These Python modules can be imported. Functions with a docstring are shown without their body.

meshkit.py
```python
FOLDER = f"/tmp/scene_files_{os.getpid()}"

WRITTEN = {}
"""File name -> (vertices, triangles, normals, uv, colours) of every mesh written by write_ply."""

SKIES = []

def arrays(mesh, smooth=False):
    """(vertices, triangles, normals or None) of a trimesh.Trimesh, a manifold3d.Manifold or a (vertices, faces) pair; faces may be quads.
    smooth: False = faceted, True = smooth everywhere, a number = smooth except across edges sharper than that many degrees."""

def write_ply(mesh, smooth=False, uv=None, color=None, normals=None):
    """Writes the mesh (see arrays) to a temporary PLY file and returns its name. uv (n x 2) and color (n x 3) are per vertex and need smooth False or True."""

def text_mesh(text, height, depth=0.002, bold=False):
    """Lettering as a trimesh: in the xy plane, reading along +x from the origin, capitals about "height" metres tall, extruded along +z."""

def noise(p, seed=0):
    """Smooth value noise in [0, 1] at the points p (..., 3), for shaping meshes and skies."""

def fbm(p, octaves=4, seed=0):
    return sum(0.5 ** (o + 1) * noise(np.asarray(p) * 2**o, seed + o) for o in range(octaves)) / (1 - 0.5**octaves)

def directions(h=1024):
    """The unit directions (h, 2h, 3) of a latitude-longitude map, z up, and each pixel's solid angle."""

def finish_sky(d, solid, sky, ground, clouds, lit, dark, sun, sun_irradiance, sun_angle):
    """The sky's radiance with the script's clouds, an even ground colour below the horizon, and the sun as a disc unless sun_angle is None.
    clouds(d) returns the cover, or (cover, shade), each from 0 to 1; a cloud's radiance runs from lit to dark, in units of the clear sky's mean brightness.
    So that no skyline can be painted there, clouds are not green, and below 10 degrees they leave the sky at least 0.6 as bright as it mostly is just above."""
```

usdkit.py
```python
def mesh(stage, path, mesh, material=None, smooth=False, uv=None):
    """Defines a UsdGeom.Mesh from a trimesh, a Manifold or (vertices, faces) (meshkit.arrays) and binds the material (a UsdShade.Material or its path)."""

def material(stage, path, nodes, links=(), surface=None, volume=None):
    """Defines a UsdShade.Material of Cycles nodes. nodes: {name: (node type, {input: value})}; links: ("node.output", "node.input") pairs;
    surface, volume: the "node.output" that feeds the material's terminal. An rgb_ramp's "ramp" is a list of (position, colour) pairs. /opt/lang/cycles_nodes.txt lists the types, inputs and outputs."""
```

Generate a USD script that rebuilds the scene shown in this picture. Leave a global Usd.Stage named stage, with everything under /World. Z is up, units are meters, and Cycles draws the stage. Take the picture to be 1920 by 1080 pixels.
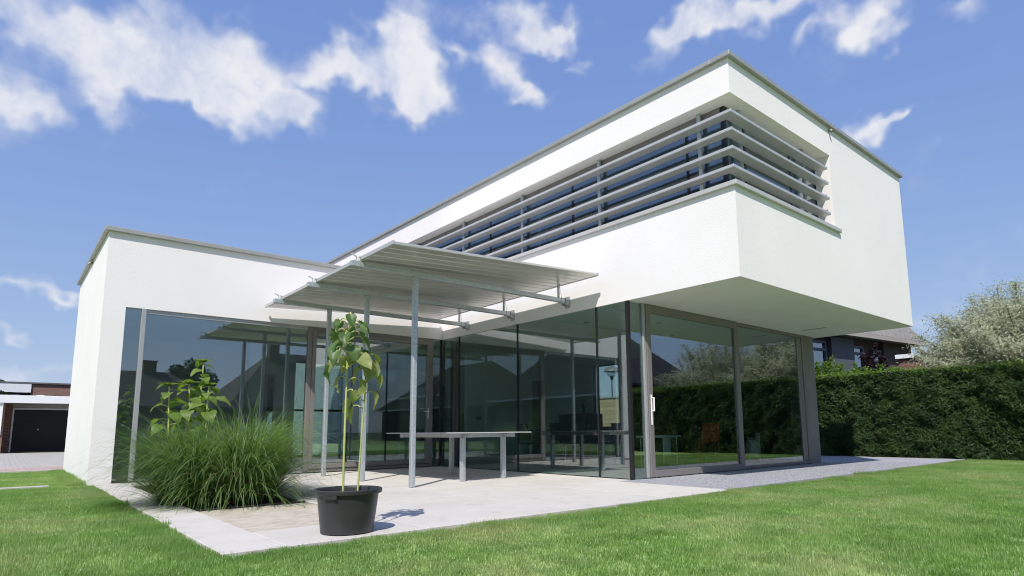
import math, random
import numpy as np
import trimesh
import manifold3d as m3
import meshkit, usdkit
from pxr import Gf, Sdf, Usd, UsdGeom, UsdLux, UsdShade, Vt

stage = Usd.Stage.CreateInMemory()
UsdGeom.SetStageUpAxis(stage, 'Z'); UsdGeom.SetStageMetersPerUnit(stage, 1.0)
UsdGeom.Xform.Define(stage, '/World')
UsdGeom.Scope.Define(stage, '/World/Looks')
RNG = np.random.default_rng(7)
PI = math.pi

# ------------------------------------------------------------------ camera, sky, sun, exposure
CAM = np.array([-7.2079, -11.3506, 0.7156])
FW, RT, UP = np.array([0.64654, 0.75005, 0.13885]), None, None
_yaw, _pit, _rol, _f = 0.8593, 0.1393, -0.0089, 1147.16
FW = np.array([math.cos(_yaw)*math.cos(_pit), math.sin(_yaw)*math.cos(_pit), math.sin(_pit)])
_r = np.array([math.sin(_yaw), -math.cos(_yaw), 0.0]); _u = np.cross(_r, FW)
RT = _r*math.cos(_rol) + _u*math.sin(_rol); UP = -_r*math.sin(_rol) + _u*math.cos(_rol)
cam = UsdGeom.Camera.Define(stage, '/World/camera')
M4 = np.eye(4); M4[0, :3] = RT; M4[1, :3] = UP; M4[2, :3] = -FW; M4[3, :3] = CAM
cam.AddTransformOp().Set(Gf.Matrix4d(M4.tolist()))
cam.CreateHorizontalApertureAttr(36.0); cam.CreateVerticalApertureAttr(20.25)
cam.CreateFocalLengthAttr(_f/1920*36)
cam.CreateHorizontalApertureOffsetAttr(-37.1/1920*36); cam.CreateVerticalApertureOffsetAttr(105.84/1920*36)
cam.CreateClippingRangeAttr(Gf.Vec2f(0.05, 2000))
EXPOSURE = 0.45
cam.CreateExposureAttr(EXPOSURE)

SUN_AZ, SUN_EL = math.radians(38.7), math.radians(50)       # direction the light travels towards, and its elevation
LDIR = np.array([math.cos(SUN_AZ)*math.cos(SUN_EL), math.sin(SUN_AZ)*math.cos(SUN_EL), -math.sin(SUN_EL)])
SKY_STRENGTH, SUN_INT = 0.148, 0.95

def px_dir(x, y):
    d = FW + RT*(x-997.1)/_f - UP*(y-645.84)/_f
    return d/np.linalg.norm(d)

# clouds: (pixel-free) directions with a half width, half height and tilt in radians
CLOUDS = []
for (x, y, w, h, tilt, k) in [
    (70, 30, 105, 42, -20, 1.1), (150, 95, 90, 40, -45, 1.0), (15, 175, 62, 60, -35, 1.25), (45, 205, 40, 22, -20, .8), (170, 190, 45, 32, -25, .9), (185, 135, 45, 22, -15, .7),
    (345, 95, 75, 62, -15, 1.25), (430, 120, 95, 62, -25, 1.3), (525, 150, 62, 52, -25, 1.1), (255, 95, 62, 30, -30, .9), (245, 130, 55, 28, -20, .8), (430, 190, 75, 32, -25, .9), (575, 205, 48, 26, -35, .95), (330, 165, 60, 28, -10, .8),
    (775, 35, 52, 62, 10, 1.25), (765, 120, 72, 62, -20, 1.35), (680, 150, 80, 45, -10, 1.2), (800, 170, 62, 42, -30, 1.1), (775, 215, 30, 28, 20, 1.0), (700, 50, 45, 28, -35, .8), (632, 80, 20, 22, -40, .8), (885, 100, 30, 18, -20, .9), (630, 145, 40, 24, -20, 1.0),
    (955, 115, 34, 42, -10, 1.2), (975, 165, 32, 36, -20, 1.1), (1000, 195, 42, 20, 0, 1.1), (960, 25, 80, 30, -10, 1.1), (1010, 50, 36, 26, -30, .9), (1040, 75, 32, 22, -20, .9), (1075, 65, 20, 28, 10, .9), (1065, 130, 20, 22, 60, .8), (1095, 115, 18, 10, 0, .7),
    (1245, 75, 62, 26, 40, 1.1), (1300, 30, 52, 34, 25, 1.1), (1390, 20, 70, 26, 5, 1.1), (1470, 15, 55, 22, -10, 1.0), (1365, 60, 26, 20, 0, .8), (1560, 30, 34, 26, 20, .9), (1630, 25, 42, 40, -10, 1.15), (1505, 85, 30, 16, 30, 1.0), (1640, 60, 24, 20, 0, .8), (1820, 15, 28, 24, 0, 1.0),
    (1612, 255, 46, 22, -10, 1.4), (1672, 232, 28, 22, 40, 1.3), (1702, 205, 30, 10, 30, 1.1),
    (30, 535, 70, 18, -5, 1.05), (120, 557, 34, 10, -5, .8), (12, 632, 34, 10, -5, 1.1), (60, 700, 120, 14, 0, .9), (1835, 595, 130, 26, 10, .6)]:
    CLOUDS.append((px_dir(x, y), w/_f, h/_f, math.radians(tilt), k))

def sky_material():
    n = {'geo': ('geometry', {}),
         'sky': ('sky_texture', {'sky_type': 'single_scattering', 'sun_disc': False, 'sun_elevation': SUN_EL,
                                 'sun_rotation': math.atan2(-LDIR[0], -LDIR[1]) % (2*PI), 'altitude': 200.0, 'air_density': 1.0, 'aerosol_density': 0.7, 'ozone_density': 2.2})}
    L = []
    # warp the direction a little so that the blobs get torn outlines
    n['wn'] = ('noise_texture', {'scale': 11.0, 'detail': 3.0, 'roughness': 0.6}); L.append(('geo.position', 'wn.vector'))
    n['wv'] = ('mix', {'mix_type': 'subtract', 'fac': 1.0, 'color2': (0.5, 0.5, 0.5)}); L.append(('wn.color', 'wv.color1'))
    n['ws'] = ('mix', {'mix_type': 'multiply', 'fac': 1.0, 'color2': (0.13, 0.13, 0.13)}); L.append(('wv.color', 'ws.color1'))
    n['wp'] = ('mix', {'mix_type': 'add', 'fac': 1.0}); L += [('geo.position', 'wp.color1'), ('ws.color', 'wp.color2')]
    prev = None
    for i, (d, a, b, tilt, k) in enumerate(CLOUDS):
        z = d; x = np.cross(d, [0, 0, 1.0]); x /= np.linalg.norm(x); y = np.cross(x, d)
        # image right is +x here; rotate by tilt in the tangent plane
        xa = x*math.cos(tilt) + y*math.sin(tilt); ya = -x*math.sin(tilt) + y*math.cos(tilt)
        R = np.stack([xa, ya, np.cross(xa, ya)], 1)          # columns = local axes
        ry = -math.asin(max(-1, min(1, R[2, 0]))); rx = math.atan2(R[2, 1], R[2, 2]); rz = math.atan2(R[1, 0], R[0, 0])
        n[f'm{i}'] = ('mapping', {'mapping_type': 'texture', 'location': tuple(d), 'rotation': (rx, ry, rz), 'scale': (a*1.42, b*1.42, 1.0)})
        n[f'g{i}'] = ('gradient_texture', {'gradient_type': 'spherical'})
        L += [('wp.color', f'm{i}.vector'), (f'm{i}.vector', f'g{i}.vector')]
        if prev is None:
            n[f'a{i}'] = ('math', {'math_type': 'multiply', 'value2': k}); L.append((f'g{i}.fac', f'a{i}.value1'))
        else:
            n[f'a{i}'] = ('math', {'math_type': 'multiply_add', 'value2': k}); L += [(f'g{i}.fac', f'a{i}.value1'), (prev, f'a{i}.value3')]
        prev = f'a{i}.value'
    n['dn'] = ('noise_texture', {'scale': 11.0, 'detail': 7.0, 'roughness': 0.58, 'distortion': 0.3}); L.append(('geo.position', 'dn.vector'))
    n['big'] = ('noise_texture', {'scale': 2.2, 'detail': 2.0}); L.append(('geo.position', 'big.vector'))
    # density = blobs*1.5 + (fine - .5)*1.6 + (big-.5)*.5 - .42
    n['cap'] = ('math', {'math_type': 'smoothmin', 'value2': 1.3, 'value3': 0.25}); L.append((prev, 'cap.value1'))
    n['d1'] = ('math', {'math_type': 'multiply_add', 'value2': 2.0, 'value3': -1.05}); L.append(('cap.value', 'd1.value1'))
    n['d2'] = ('math', {'math_type': 'multiply_add', 'value2': 3.5, 'value3': -1.75}); L.append(('dn.fac', 'd2.value1'))
    n['d3'] = ('math', {'math_type': 'multiply_add', 'value2': 0.7, 'value3': -0.35}); L.append(('big.fac', 'd3.value1'))
    n['d4'] = ('math', {'math_type': 'add'}); L += [('d1.value', 'd4.value1'), ('d2.value', 'd4.value2')]
    n['d5'] = ('math', {'math_type': 'add'}); L += [('d4.value', 'd5.value1'), ('d3.value', 'd5.value2')]
    n['cov'] = ('map_range', {'range_type': 'smoothstep', 'from_min': -0.85, 'from_max': 2.2, 'to_min': 0.0, 'to_max': 0.96, 'clamp': True}); L.append(('d5.value', 'cov.value'))
    n['sn'] = ('noise_texture', {'scale': 15.0, 'detail': 5.0, 'roughness': 0.6}); L.append(('wp.color', 'sn.vector'))
    n['sm'] = ('math', {'math_type': 'multiply_add', 'value2': 4.0, 'value3': -2.0}); L.append(('sn.fac', 'sm.value1'))
    n['sa'] = ('math', {'math_type': 'multiply_add', 'value2': .45}); L += [('sm.value', 'sa.value3'), ('d5.value', 'sa.value1')]
    n['sh'] = ('map_range', {'range_type': 'smoothstep', 'from_min': -0.6, 'from_max': 1.2, 'to_min': 0.0, 'to_max': 1.0, 'clamp': True}); L.append(('sa.value', 'sh.value'))
    n['ccol'] = ('rgb_ramp', {'ramp': [(0, CLOUD_DIM), (1, CLOUD_LIT)]}); L.append(('sh.result', 'ccol.fac'))
    # film-like compression of the sky's range, channel by channel, over the whole dome
    n['sep'] = ('separate_color', {}); L.append(('sky.color', 'sep.color')); n['tint'] = ('combine_color', {})
    for ch, (gain, gam) in zip('rgb', SKY_GRADE):
        n['pw'+ch] = ('math', {'math_type': 'power', 'value2': gam}); n['gn'+ch] = ('math', {'math_type': 'multiply', 'value2': gain})
        L += [('sep.'+ch, f'pw{ch}.value1'), (f'pw{ch}.value', f'gn{ch}.value1'), (f'gn{ch}.value', 'tint.'+ch)]
    n['mx'] = ('mix', {'mix_type': 'mix'}); L += [('cov.result', 'mx.fac'), ('tint.color', 'mx.color1'), ('cs.color', 'mx.color2')]
    n['cs'] = ('mix', {'mix_type': 'multiply', 'fac': 1.0, 'color2': (CLOUD_GAIN,)*3}); L.append(('ccol.color', 'cs.color1'))
    n['bg'] = ('background_shader', {'strength': SKY_STRENGTH}); L.append(('mx.color', 'bg.color'))
    return usdkit.material(stage, '/World/Looks/sky', n, L, surface='bg.background')
SKY_GRADE = ((.986, .54), (1.26, .455), (2.64, .20))
CLOUD_DIM, CLOUD_LIT, CLOUD_GAIN = (0.70, 0.77, 0.93), (1.0, 1.0, 1.03), 4.4

dome = UsdLux.DomeLight.Define(stage, '/World/sky'); dome.CreateIntensityAttr(1.0)
UsdShade.MaterialBindingAPI.Apply(dome.GetPrim()).Bind(sky_material())
dome.GetPrim().SetCustomDataByKey('kind', 'structure'); dome.GetPrim().SetCustomDataByKey('label', 'blue summer sky with white fair-weather clouds'); dome.GetPrim().SetCustomDataByKey('category', 'sky')
sun = UsdLux.DistantLight.Define(stage, '/World/sun')
_z = -LDIR; _x = np.cross([0, 0, 1.0], _z); _x /= np.linalg.norm(_x); _y = np.cross(_z, _x)
S4 = np.eye(4); S4[0, :3] = _x; S4[1, :3] = _y; S4[2, :3] = _z
sun.AddTransformOp().Set(Gf.Matrix4d(S4.tolist()))
sun.CreateIntensityAttr(SUN_INT); sun.CreateAngleAttr(0.53); sun.CreateColorAttr(Gf.Vec3f(1.0, 0.95, 0.87)); sun.CreateNormalizeAttr(True)

# ------------------------------------------------------------------ helpers
_used = {}
def numbered(parent, name):
    k = (str(parent), name); i = _used.get(k, -1) + 1; _used[k] = i
    return name if i == 0 else f'{name}_{i:03d}'
def path_of(parent): return '/World' if parent is None else str(parent.GetPath())
def tag(p, label=None, cat=None, group=None, kind=None):
    for k, v in (('label', label), ('category', cat), ('group', group), ('kind', kind)):
        if v: p.SetCustomDataByKey(k, v)
    return p
def thing(name, label, cat, loc=(0, 0, 0), rotz=0, group=None, kind=None):
    x = UsdGeom.Xform.Define(stage, '/World/' + numbered('/World', name))
    x.AddTranslateOp().Set(Gf.Vec3d(*map(float, loc))); x.AddRotateZOp().Set(float(rotz))
    return tag(x.GetPrim(), label, cat, group, kind)
def obj(name, mesh, mat, parent=None, smooth=False, label=None, cat=None, group=None, kind=None):
    pp = path_of(parent)
    m = usdkit.mesh(stage, pp + '/' + numbered(pp, name), mesh, mat, smooth)
    return tag(m.GetPrim(), label, cat, group, kind)
def dup(root, loc, rotz=0, label=None, scale=None):
    was = root.GetCustomData(); base = root.GetName().rstrip('0123456789').rstrip('_')
    x = UsdGeom.Xform.Define(stage, '/World/' + numbered('/World', base))
    p = x.GetPrim(); p.GetReferences().AddInternalReference(root.GetPath())
    x.ClearXformOpOrder()
    x.AddTranslateOp().Set(Gf.Vec3d(*map(float, loc))); x.AddRotateZOp().Set(float(rotz))
    if scale: x.AddScaleOp().Set(Gf.Vec3f(*scale))
    tag(p, label or was.get('label'), was.get('category'), was.get('group')); p.SetInstanceable(True)
    return p
def cat_(*ms): return trimesh.util.concatenate([m for m in ms])
def box(x0, x1, y0, y1, z0, z1, ch=0.0):
    x0, x1 = min(x0, x1), max(x0, x1); y0, y1 = min(y0, y1), max(y0, y1); z0, z1 = min(z0, z1), max(z0, z1)
    if ch <= 0:
        b = trimesh.creation.box((x1-x0, y1-y0, z1-z0)); b.apply_translation(((x0+x1)/2, (y0+y1)/2, (z0+z1)/2)); return b
    p = []
    for sx in (0, 1):
        for sy in (0, 1):
            for sz in (0, 1):
                c = np.array([x1 if sx else x0, y1 if sy else y0, z1 if sz else z0]); s = np.array([-1 if sx else 1, -1 if sy else 1, -1 if sz else 1])*ch
                for k in range(3):
                    q = c + s; q[k] = c[k]; p.append(q)
    return trimesh.convex.convex_hull(np.array(p))
def cyl(p0, p1, r0, r1=None, n=12):
    p0, p1 = np.array(p0, float), np.array(p1, float); r1 = r0 if r1 is None else r1
    d = p1-p0; L = np.linalg.norm(d); d /= L
    a = np.cross(d, [0, 0, 1.0] if abs(d[2]) < .9 else [1.0, 0, 0]); a /= np.linalg.norm(a); b = np.cross(d, a)
    t = np.arange(n)/n*2*PI; ring = np.outer(np.cos(t), a) + np.outer(np.sin(t), b)
    v = np.vstack([p0+ring*r0, p1+ring*r1, p0, p1]); f = []
    for i in range(n):
        j = (i+1) % n; f += [(i, j, n+j), (i, n+j, n+i), (2*n, j, i), (2*n+1, n+i, n+j)]
    return trimesh.Trimesh(v, f, process=False)
def tube(pts, rads, n=8):
    pts = np.array(pts, float); rads = np.broadcast_to(np.asarray(rads, float), len(pts)); V, F = [], []
    up = np.array([0.31, 0.17, 0.93])
    for i, p in enumerate(pts):
        d = pts[min(i+1, len(pts)-1)] - pts[max(i-1, 0)]; d /= np.linalg.norm(d)
        a = np.cross(d, up); a /= np.linalg.norm(a); b = np.cross(d, a); t = np.arange(n)/n*2*PI
        V.append(p + (np.outer(np.cos(t), a)+np.outer(np.sin(t), b))*rads[i])
    for i in range(len(pts)-1):
        for k in range(n):
            j = (k+1) % n; F += [(i*n+k, (i+1)*n+j, i*n+j), (i*n+k, (i+1)*n+k, (i+1)*n+j)]
    c = len(pts)*n; V = np.vstack(V+[pts[:1], pts[-1:]]); e = (len(pts)-1)*n
    for k in range(n):
        j = (k+1) % n; F += [(c, k, j), (c+1, e+j, e+k)]
    return trimesh.Trimesh(V, F, process=False)
def lathe(profile, n=32, close=False):
    prof = np.array(profile, float); t = np.arange(n)/n*2*PI; V, F = [], []
    for r, z in prof: V.append(np.stack([r*np.cos(t), r*np.sin(t), np.full(n, z)], 1))
    for i in range(len(prof)-1):
        for k in range(n):
            j = (k+1) % n; F += [(i*n+k, i*n+j, (i+1)*n+j), (i*n+k, (i+1)*n+j, (i+1)*n+k)]
    return trimesh.Trimesh(np.vstack(V), F, process=False)
def mbox(x0, x1, y0, y1, z0, z1): return m3.Manifold.cube((x1-x0, y1-y0, z1-z0)).translate((x0, y0, z0))
def prism(poly, axis, a, b):
    """convex polygon given in the two other axes, extruded along axis from a to b"""
    P = []
    for q in poly:
        for c in (a, b):
            P.append({0: (c, q[0], q[1]), 1: (q[0], c, q[1]), 2: (q[0], q[1], c)}[axis])
    return trimesh.convex.convex_hull(np.array(P, float))

# ------------------------------------------------------------------ materials
def mat(name, color, rough=0.6, var=0.0, scale=5.0, bump=0.0, bscale=60.0, bdist=0.01, metallic=0.0, spec=0.5, detail=4.0, island=0.0, color2=None, stretch=None):
    n = {'p': ('principled_bsdf', {'base_color': color, 'roughness': rough, 'metallic': metallic, 'specular_ior_level': spec})}; L = []
    n['geo'] = ('geometry', {})
    src = 'geo.position'
    if stretch:
        n['mp'] = ('mapping', {'scale': stretch}); L.append((src, 'mp.vector')); src = 'mp.vector'
    if var > 0 or color2 is not None:
        n['n'] = ('noise_texture', {'scale': scale, 'detail': detail, 'roughness': 0.6}); L.append((src, 'n.vector'))
        c = np.array(color); lo = c*(1-var) if color2 is None else c; hi = np.minimum(c*(1+var), 1) if color2 is None else np.array(color2)
        n['r'] = ('rgb_ramp', {'ramp': [(0.3, tuple(lo)), (0.7, tuple(hi))]}); L += [('n.fac', 'r.fac')]
        out = 'r.color'
        if island > 0:
            n['im'] = ('map_range', {'from_min': 0, 'from_max': 1, 'to_min': 1-island, 'to_max': 1+island}); L.append(('geo.random_per_island', 'im.value'))
            n['ic'] = ('combine_xyz', {}); L += [('im.result', 'ic.x'), ('im.result', 'ic.y'), ('im.result', 'ic.z')]
            n['ix'] = ('mix', {'mix_type': 'multiply', 'fac': 1.0}); L += [(out, 'ix.color1'), ('ic.vector', 'ix.color2')]; out = 'ix.color'
        L.append((out, 'p.base_color'))
    if bump > 0:
        n['bn'] = ('noise_texture', {'scale': bscale, 'detail': 3.0, 'roughness': 0.6}); L.append((src, 'bn.vector'))
        n['b'] = ('bump', {'strength': bump, 'distance': bdist}); L += [('bn.fac', 'b.height'), ('b.normal', 'p.normal')]
    return usdkit.material(stage, '/World/Looks/' + name, n, L, surface='p.BSDF')
def glass(name, tint, f0):
    n = {'lw': ('layer_weight', {'blend': 0.5}), 'pw': ('math', {'math_type': 'power', 'value2': 5.0}),
         'ma': ('math', {'math_type': 'multiply_add', 'value2': 1-f0, 'value3': f0}),
         't': ('transparent_bsdf', {'color': tint}), 'g': ('glossy_bsdf', {'color': (.95, .98, 1.0), 'roughness': 0.0}), 'm': ('mix_closure', {})}
    L = [('lw.facing', 'pw.value1'), ('pw.value', 'ma.value1'), ('ma.value', 'm.fac'), ('t.BSDF', 'm.closure1'), ('g.BSDF', 'm.closure2')]
    return usdkit.material(stage, '/World/Looks/' + name, n, L, surface='m.closure')
def leafmat(name, c1, c2, trans=0.35, rough=0.45, scale=3.0, island=0.35, spec=0.4, tcol=None):
    """leaf: diffuse/gloss mixed with translucency; tone varies over the plant and from leaf to leaf"""
    n = {'geo': ('geometry', {}), 'n': ('noise_texture', {'scale': scale, 'detail': 3.0}),
         'r': ('rgb_ramp', {'ramp': [(0.3, c1), (0.7, c2)]}),
         'im': ('map_range', {'from_min': 0, 'from_max': 1, 'to_min': 1-island, 'to_max': 1+island}), 'ic': ('combine_xyz', {}),
         'ix': ('mix', {'mix_type': 'multiply', 'fac': 1.0}),
         'tc': ('mix', {'mix_type': 'multiply', 'fac': 1.0, 'color2': tcol or (1.5, 1.6, 0.6)}),
         'p': ('principled_bsdf', {'roughness': rough, 'specular_ior_level': spec}), 't': ('translucent_bsdf', {}), 'm': ('mix_closure', {'fac': trans})}
    L = [('geo.position', 'n.vector'), ('n.fac', 'r.fac'), ('geo.random_per_island', 'im.value'), ('im.result', 'ic.x'), ('im.result', 'ic.y'), ('im.result', 'ic.z'),
         ('r.color', 'ix.color1'), ('ic.vector', 'ix.color2'), ('ix.color', 'p.base_color'), ('ix.color', 'tc.color1'), ('tc.color', 't.color'),
         ('p.BSDF', 'm.closure1'), ('t.BSDF', 'm.closure2')]
    return usdkit.material(stage, '/World/Looks/' + name, n, L, surface='m.closure')
def brickmat(name, c1, c2, mortar, bw, rh, ms, rot=(0, 0, 0), rough=0.85, scale=1.0):
    n = {'geo': ('geometry', {}), 'mp': ('mapping', {'rotation': rot}),
         'b': ('brick_texture', {'scale': scale, 'brick_width': bw, 'row_height': rh, 'mortar_size': ms, 'color1': c1, 'color2': c2, 'mortar': mortar, 'mortar_smooth': 0.2}),
         'bp': ('bump', {'strength': 0.6, 'distance': 0.01, 'invert': True}), 'p': ('principled_bsdf', {'roughness': rough})}
    L = [('geo.position', 'mp.vector'), ('mp.vector', 'b.vector'), ('b.color', 'p.base_color'), ('b.fac', 'bp.height'), ('bp.normal', 'p.normal')]
    return usdkit.material(stage, '/World/Looks/' + name, n, L, surface='p.BSDF')

def lawnmat(name):
    """lawn blades: lush and yellowed patches over the lawn, tone differs from blade to blade"""
    n = {'geo': ('geometry', {}), 'n1': ('noise_texture', {'scale': .75, 'detail': 7.0, 'roughness': .68}), 'n2': ('noise_texture', {'scale': 2.7, 'detail': 3.0}),
         'r1': ('rgb_ramp', {'ramp': [(.34, (.30, .52, .125)), (.50, (.43, .61, .21)), (.66, (.66, .69, .36))]}), 'r2': ('rgb_ramp', {'ramp': [(.3, (.82, .85, .80)), (.7, (1.12, 1.1, 1.12))]}),
         'ri': ('rgb_ramp', {'ramp': [(0, (.62, .66, .6)), (.85, (1.25, 1.2, 1.25)), (.93, (1.25, 1.2, 1.2)), (.95, (1.7, 1.3, 2.0)), (1, (1.7, 1.3, 2.0))]}),
         'm1': ('mix', {'mix_type': 'multiply', 'fac': 1.0}), 'm2': ('mix', {'mix_type': 'multiply', 'fac': 1.0, 'use_clamp': True}), 'tc': ('mix', {'mix_type': 'multiply', 'fac': 1.0, 'color2': (1.1, 1.15, .7), 'use_clamp': True}),
         'p': ('principled_bsdf', {'roughness': .38, 'specular_ior_level': .55}), 't': ('translucent_bsdf', {}), 'm': ('mix_closure', {'fac': .5})}
    L = [('geo.position', 'n1.vector'), ('geo.position', 'n2.vector'), ('n1.fac', 'r1.fac'), ('n2.fac', 'r2.fac'), ('geo.random_per_island', 'ri.fac'), ('r1.color', 'm1.color1'), ('r2.color', 'm1.color2'), ('m1.color', 'm2.color1'), ('ri.color', 'm2.color2'),
         ('m2.color', 'p.base_color'), ('m2.color', 'tc.color1'), ('tc.color', 't.color'), ('p.BSDF', 'm.closure1'), ('t.BSDF', 'm.closure2')]
    return usdkit.material(stage, '/World/Looks/' + name, n, L, surface='m.closure')
def slabmat(name, c):
    """cast concrete: tone differs from slab to slab, soft blotches, fine speckle, a few darker stains"""
    n = {'geo': ('geometry', {}), 'oi': ('object_info', {}), 'n1': ('noise_texture', {'scale': 1.6, 'detail': 8.0, 'roughness': .65}), 'n2': ('noise_texture', {'scale': 5.0, 'detail': 4.0}), 'n3': ('noise_texture', {'scale': 160.0, 'detail': 2.0}),
         'r1': ('rgb_ramp', {'ramp': [(.3, (.90, .90, .895)), (.7, (1.04, 1.04, 1.04))]}), 'r2': ('rgb_ramp', {'ramp': [(0, (1, 1, 1)), (.60, (1, 1, 1)), (.74, (.86, .845, .82))]}), 'r3': ('rgb_ramp', {'ramp': [(.3, (.93, .93, .93)), (.7, (1.05, 1.05, 1.05))]}),
         'r4': ('rgb_ramp', {'ramp': [(0, (.95, .95, .945)), (1, (1.04, 1.035, 1.03))]}), 'm1': ('mix', {'mix_type': 'multiply', 'fac': 1.0, 'color1': c}), 'm2': ('mix', {'mix_type': 'multiply', 'fac': 1.0}), 'm3': ('mix', {'mix_type': 'multiply', 'fac': 1.0}), 'm4': ('mix', {'mix_type': 'multiply', 'fac': 1.0}),
         'b': ('bump', {'strength': .25, 'distance': .004}), 'p': ('principled_bsdf', {'roughness': .85})}
    L = [('geo.position', 'n1.vector'), ('geo.position', 'n2.vector'), ('geo.position', 'n3.vector'), ('n1.fac', 'r1.fac'), ('n2.fac', 'r2.fac'), ('n3.fac', 'r3.fac'), ('oi.random', 'r4.fac'),
         ('r1.color', 'm1.color2'), ('m1.color', 'm2.color1'), ('r2.color', 'm2.color2'), ('m2.color', 'm3.color1'), ('r3.color', 'm3.color2'), ('m3.color', 'm4.color1'), ('r4.color', 'm4.color2'), ('m4.color', 'p.base_color'), ('n3.fac', 'b.height'), ('b.normal', 'p.normal')]
    return usdkit.material(stage, '/World/Looks/' + name, n, L, surface='p.BSDF')
def stuccomat(name, c):
    """white render: trowelled grain, faint vertical rain marks and cloudy tone"""
    n = {'geo': ('geometry', {}), 'mp': ('mapping', {'scale': (5.0, 5.0, .35)}), 'n1': ('noise_texture', {'scale': .9, 'detail': 5.0}), 'n2': ('noise_texture', {'scale': 1.0, 'detail': 5.0, 'roughness': .6}), 'n3': ('noise_texture', {'scale': 62.0, 'detail': 3.0, 'roughness': .65}),
         'r1': ('rgb_ramp', {'ramp': [(.3, (.965, .965, .965)), (.7, (1.02, 1.02, 1.02))]}), 'r2': ('rgb_ramp', {'ramp': [(0, (.95, .948, .94)), (.42, (1, 1, 1)), (1, (1.0, 1.0, 1.0))]}), 'r3': ('rgb_ramp', {'ramp': [(.25, (.93, .93, .93)), (.75, (1.03, 1.03, 1.03))]}),
         'm1': ('mix', {'mix_type': 'multiply', 'fac': 1.0, 'color1': c}), 'm2': ('mix', {'mix_type': 'multiply', 'fac': 1.0}), 'm3': ('mix', {'mix_type': 'multiply', 'fac': 1.0}), 'b': ('bump', {'strength': .38, 'distance': .010}), 'p': ('principled_bsdf', {'roughness': .9, 'specular_ior_level': .2})}
    L = [('geo.position', 'n1.vector'), ('geo.position', 'mp.vector'), ('mp.vector', 'n2.vector'), ('geo.position', 'n3.vector'), ('n1.fac', 'r1.fac'), ('n2.fac', 'r2.fac'), ('n3.fac', 'r3.fac'),
         ('r1.color', 'm1.color2'), ('m1.color', 'm2.color1'), ('r2.color', 'm2.color2'), ('m2.color', 'm3.color1'), ('r3.color', 'm3.color2'), ('m3.color', 'p.base_color'), ('n3.fac', 'b.height'), ('b.normal', 'p.normal')]
    return usdkit.material(stage, '/World/Looks/' + name, n, L, surface='p.BSDF')

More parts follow.
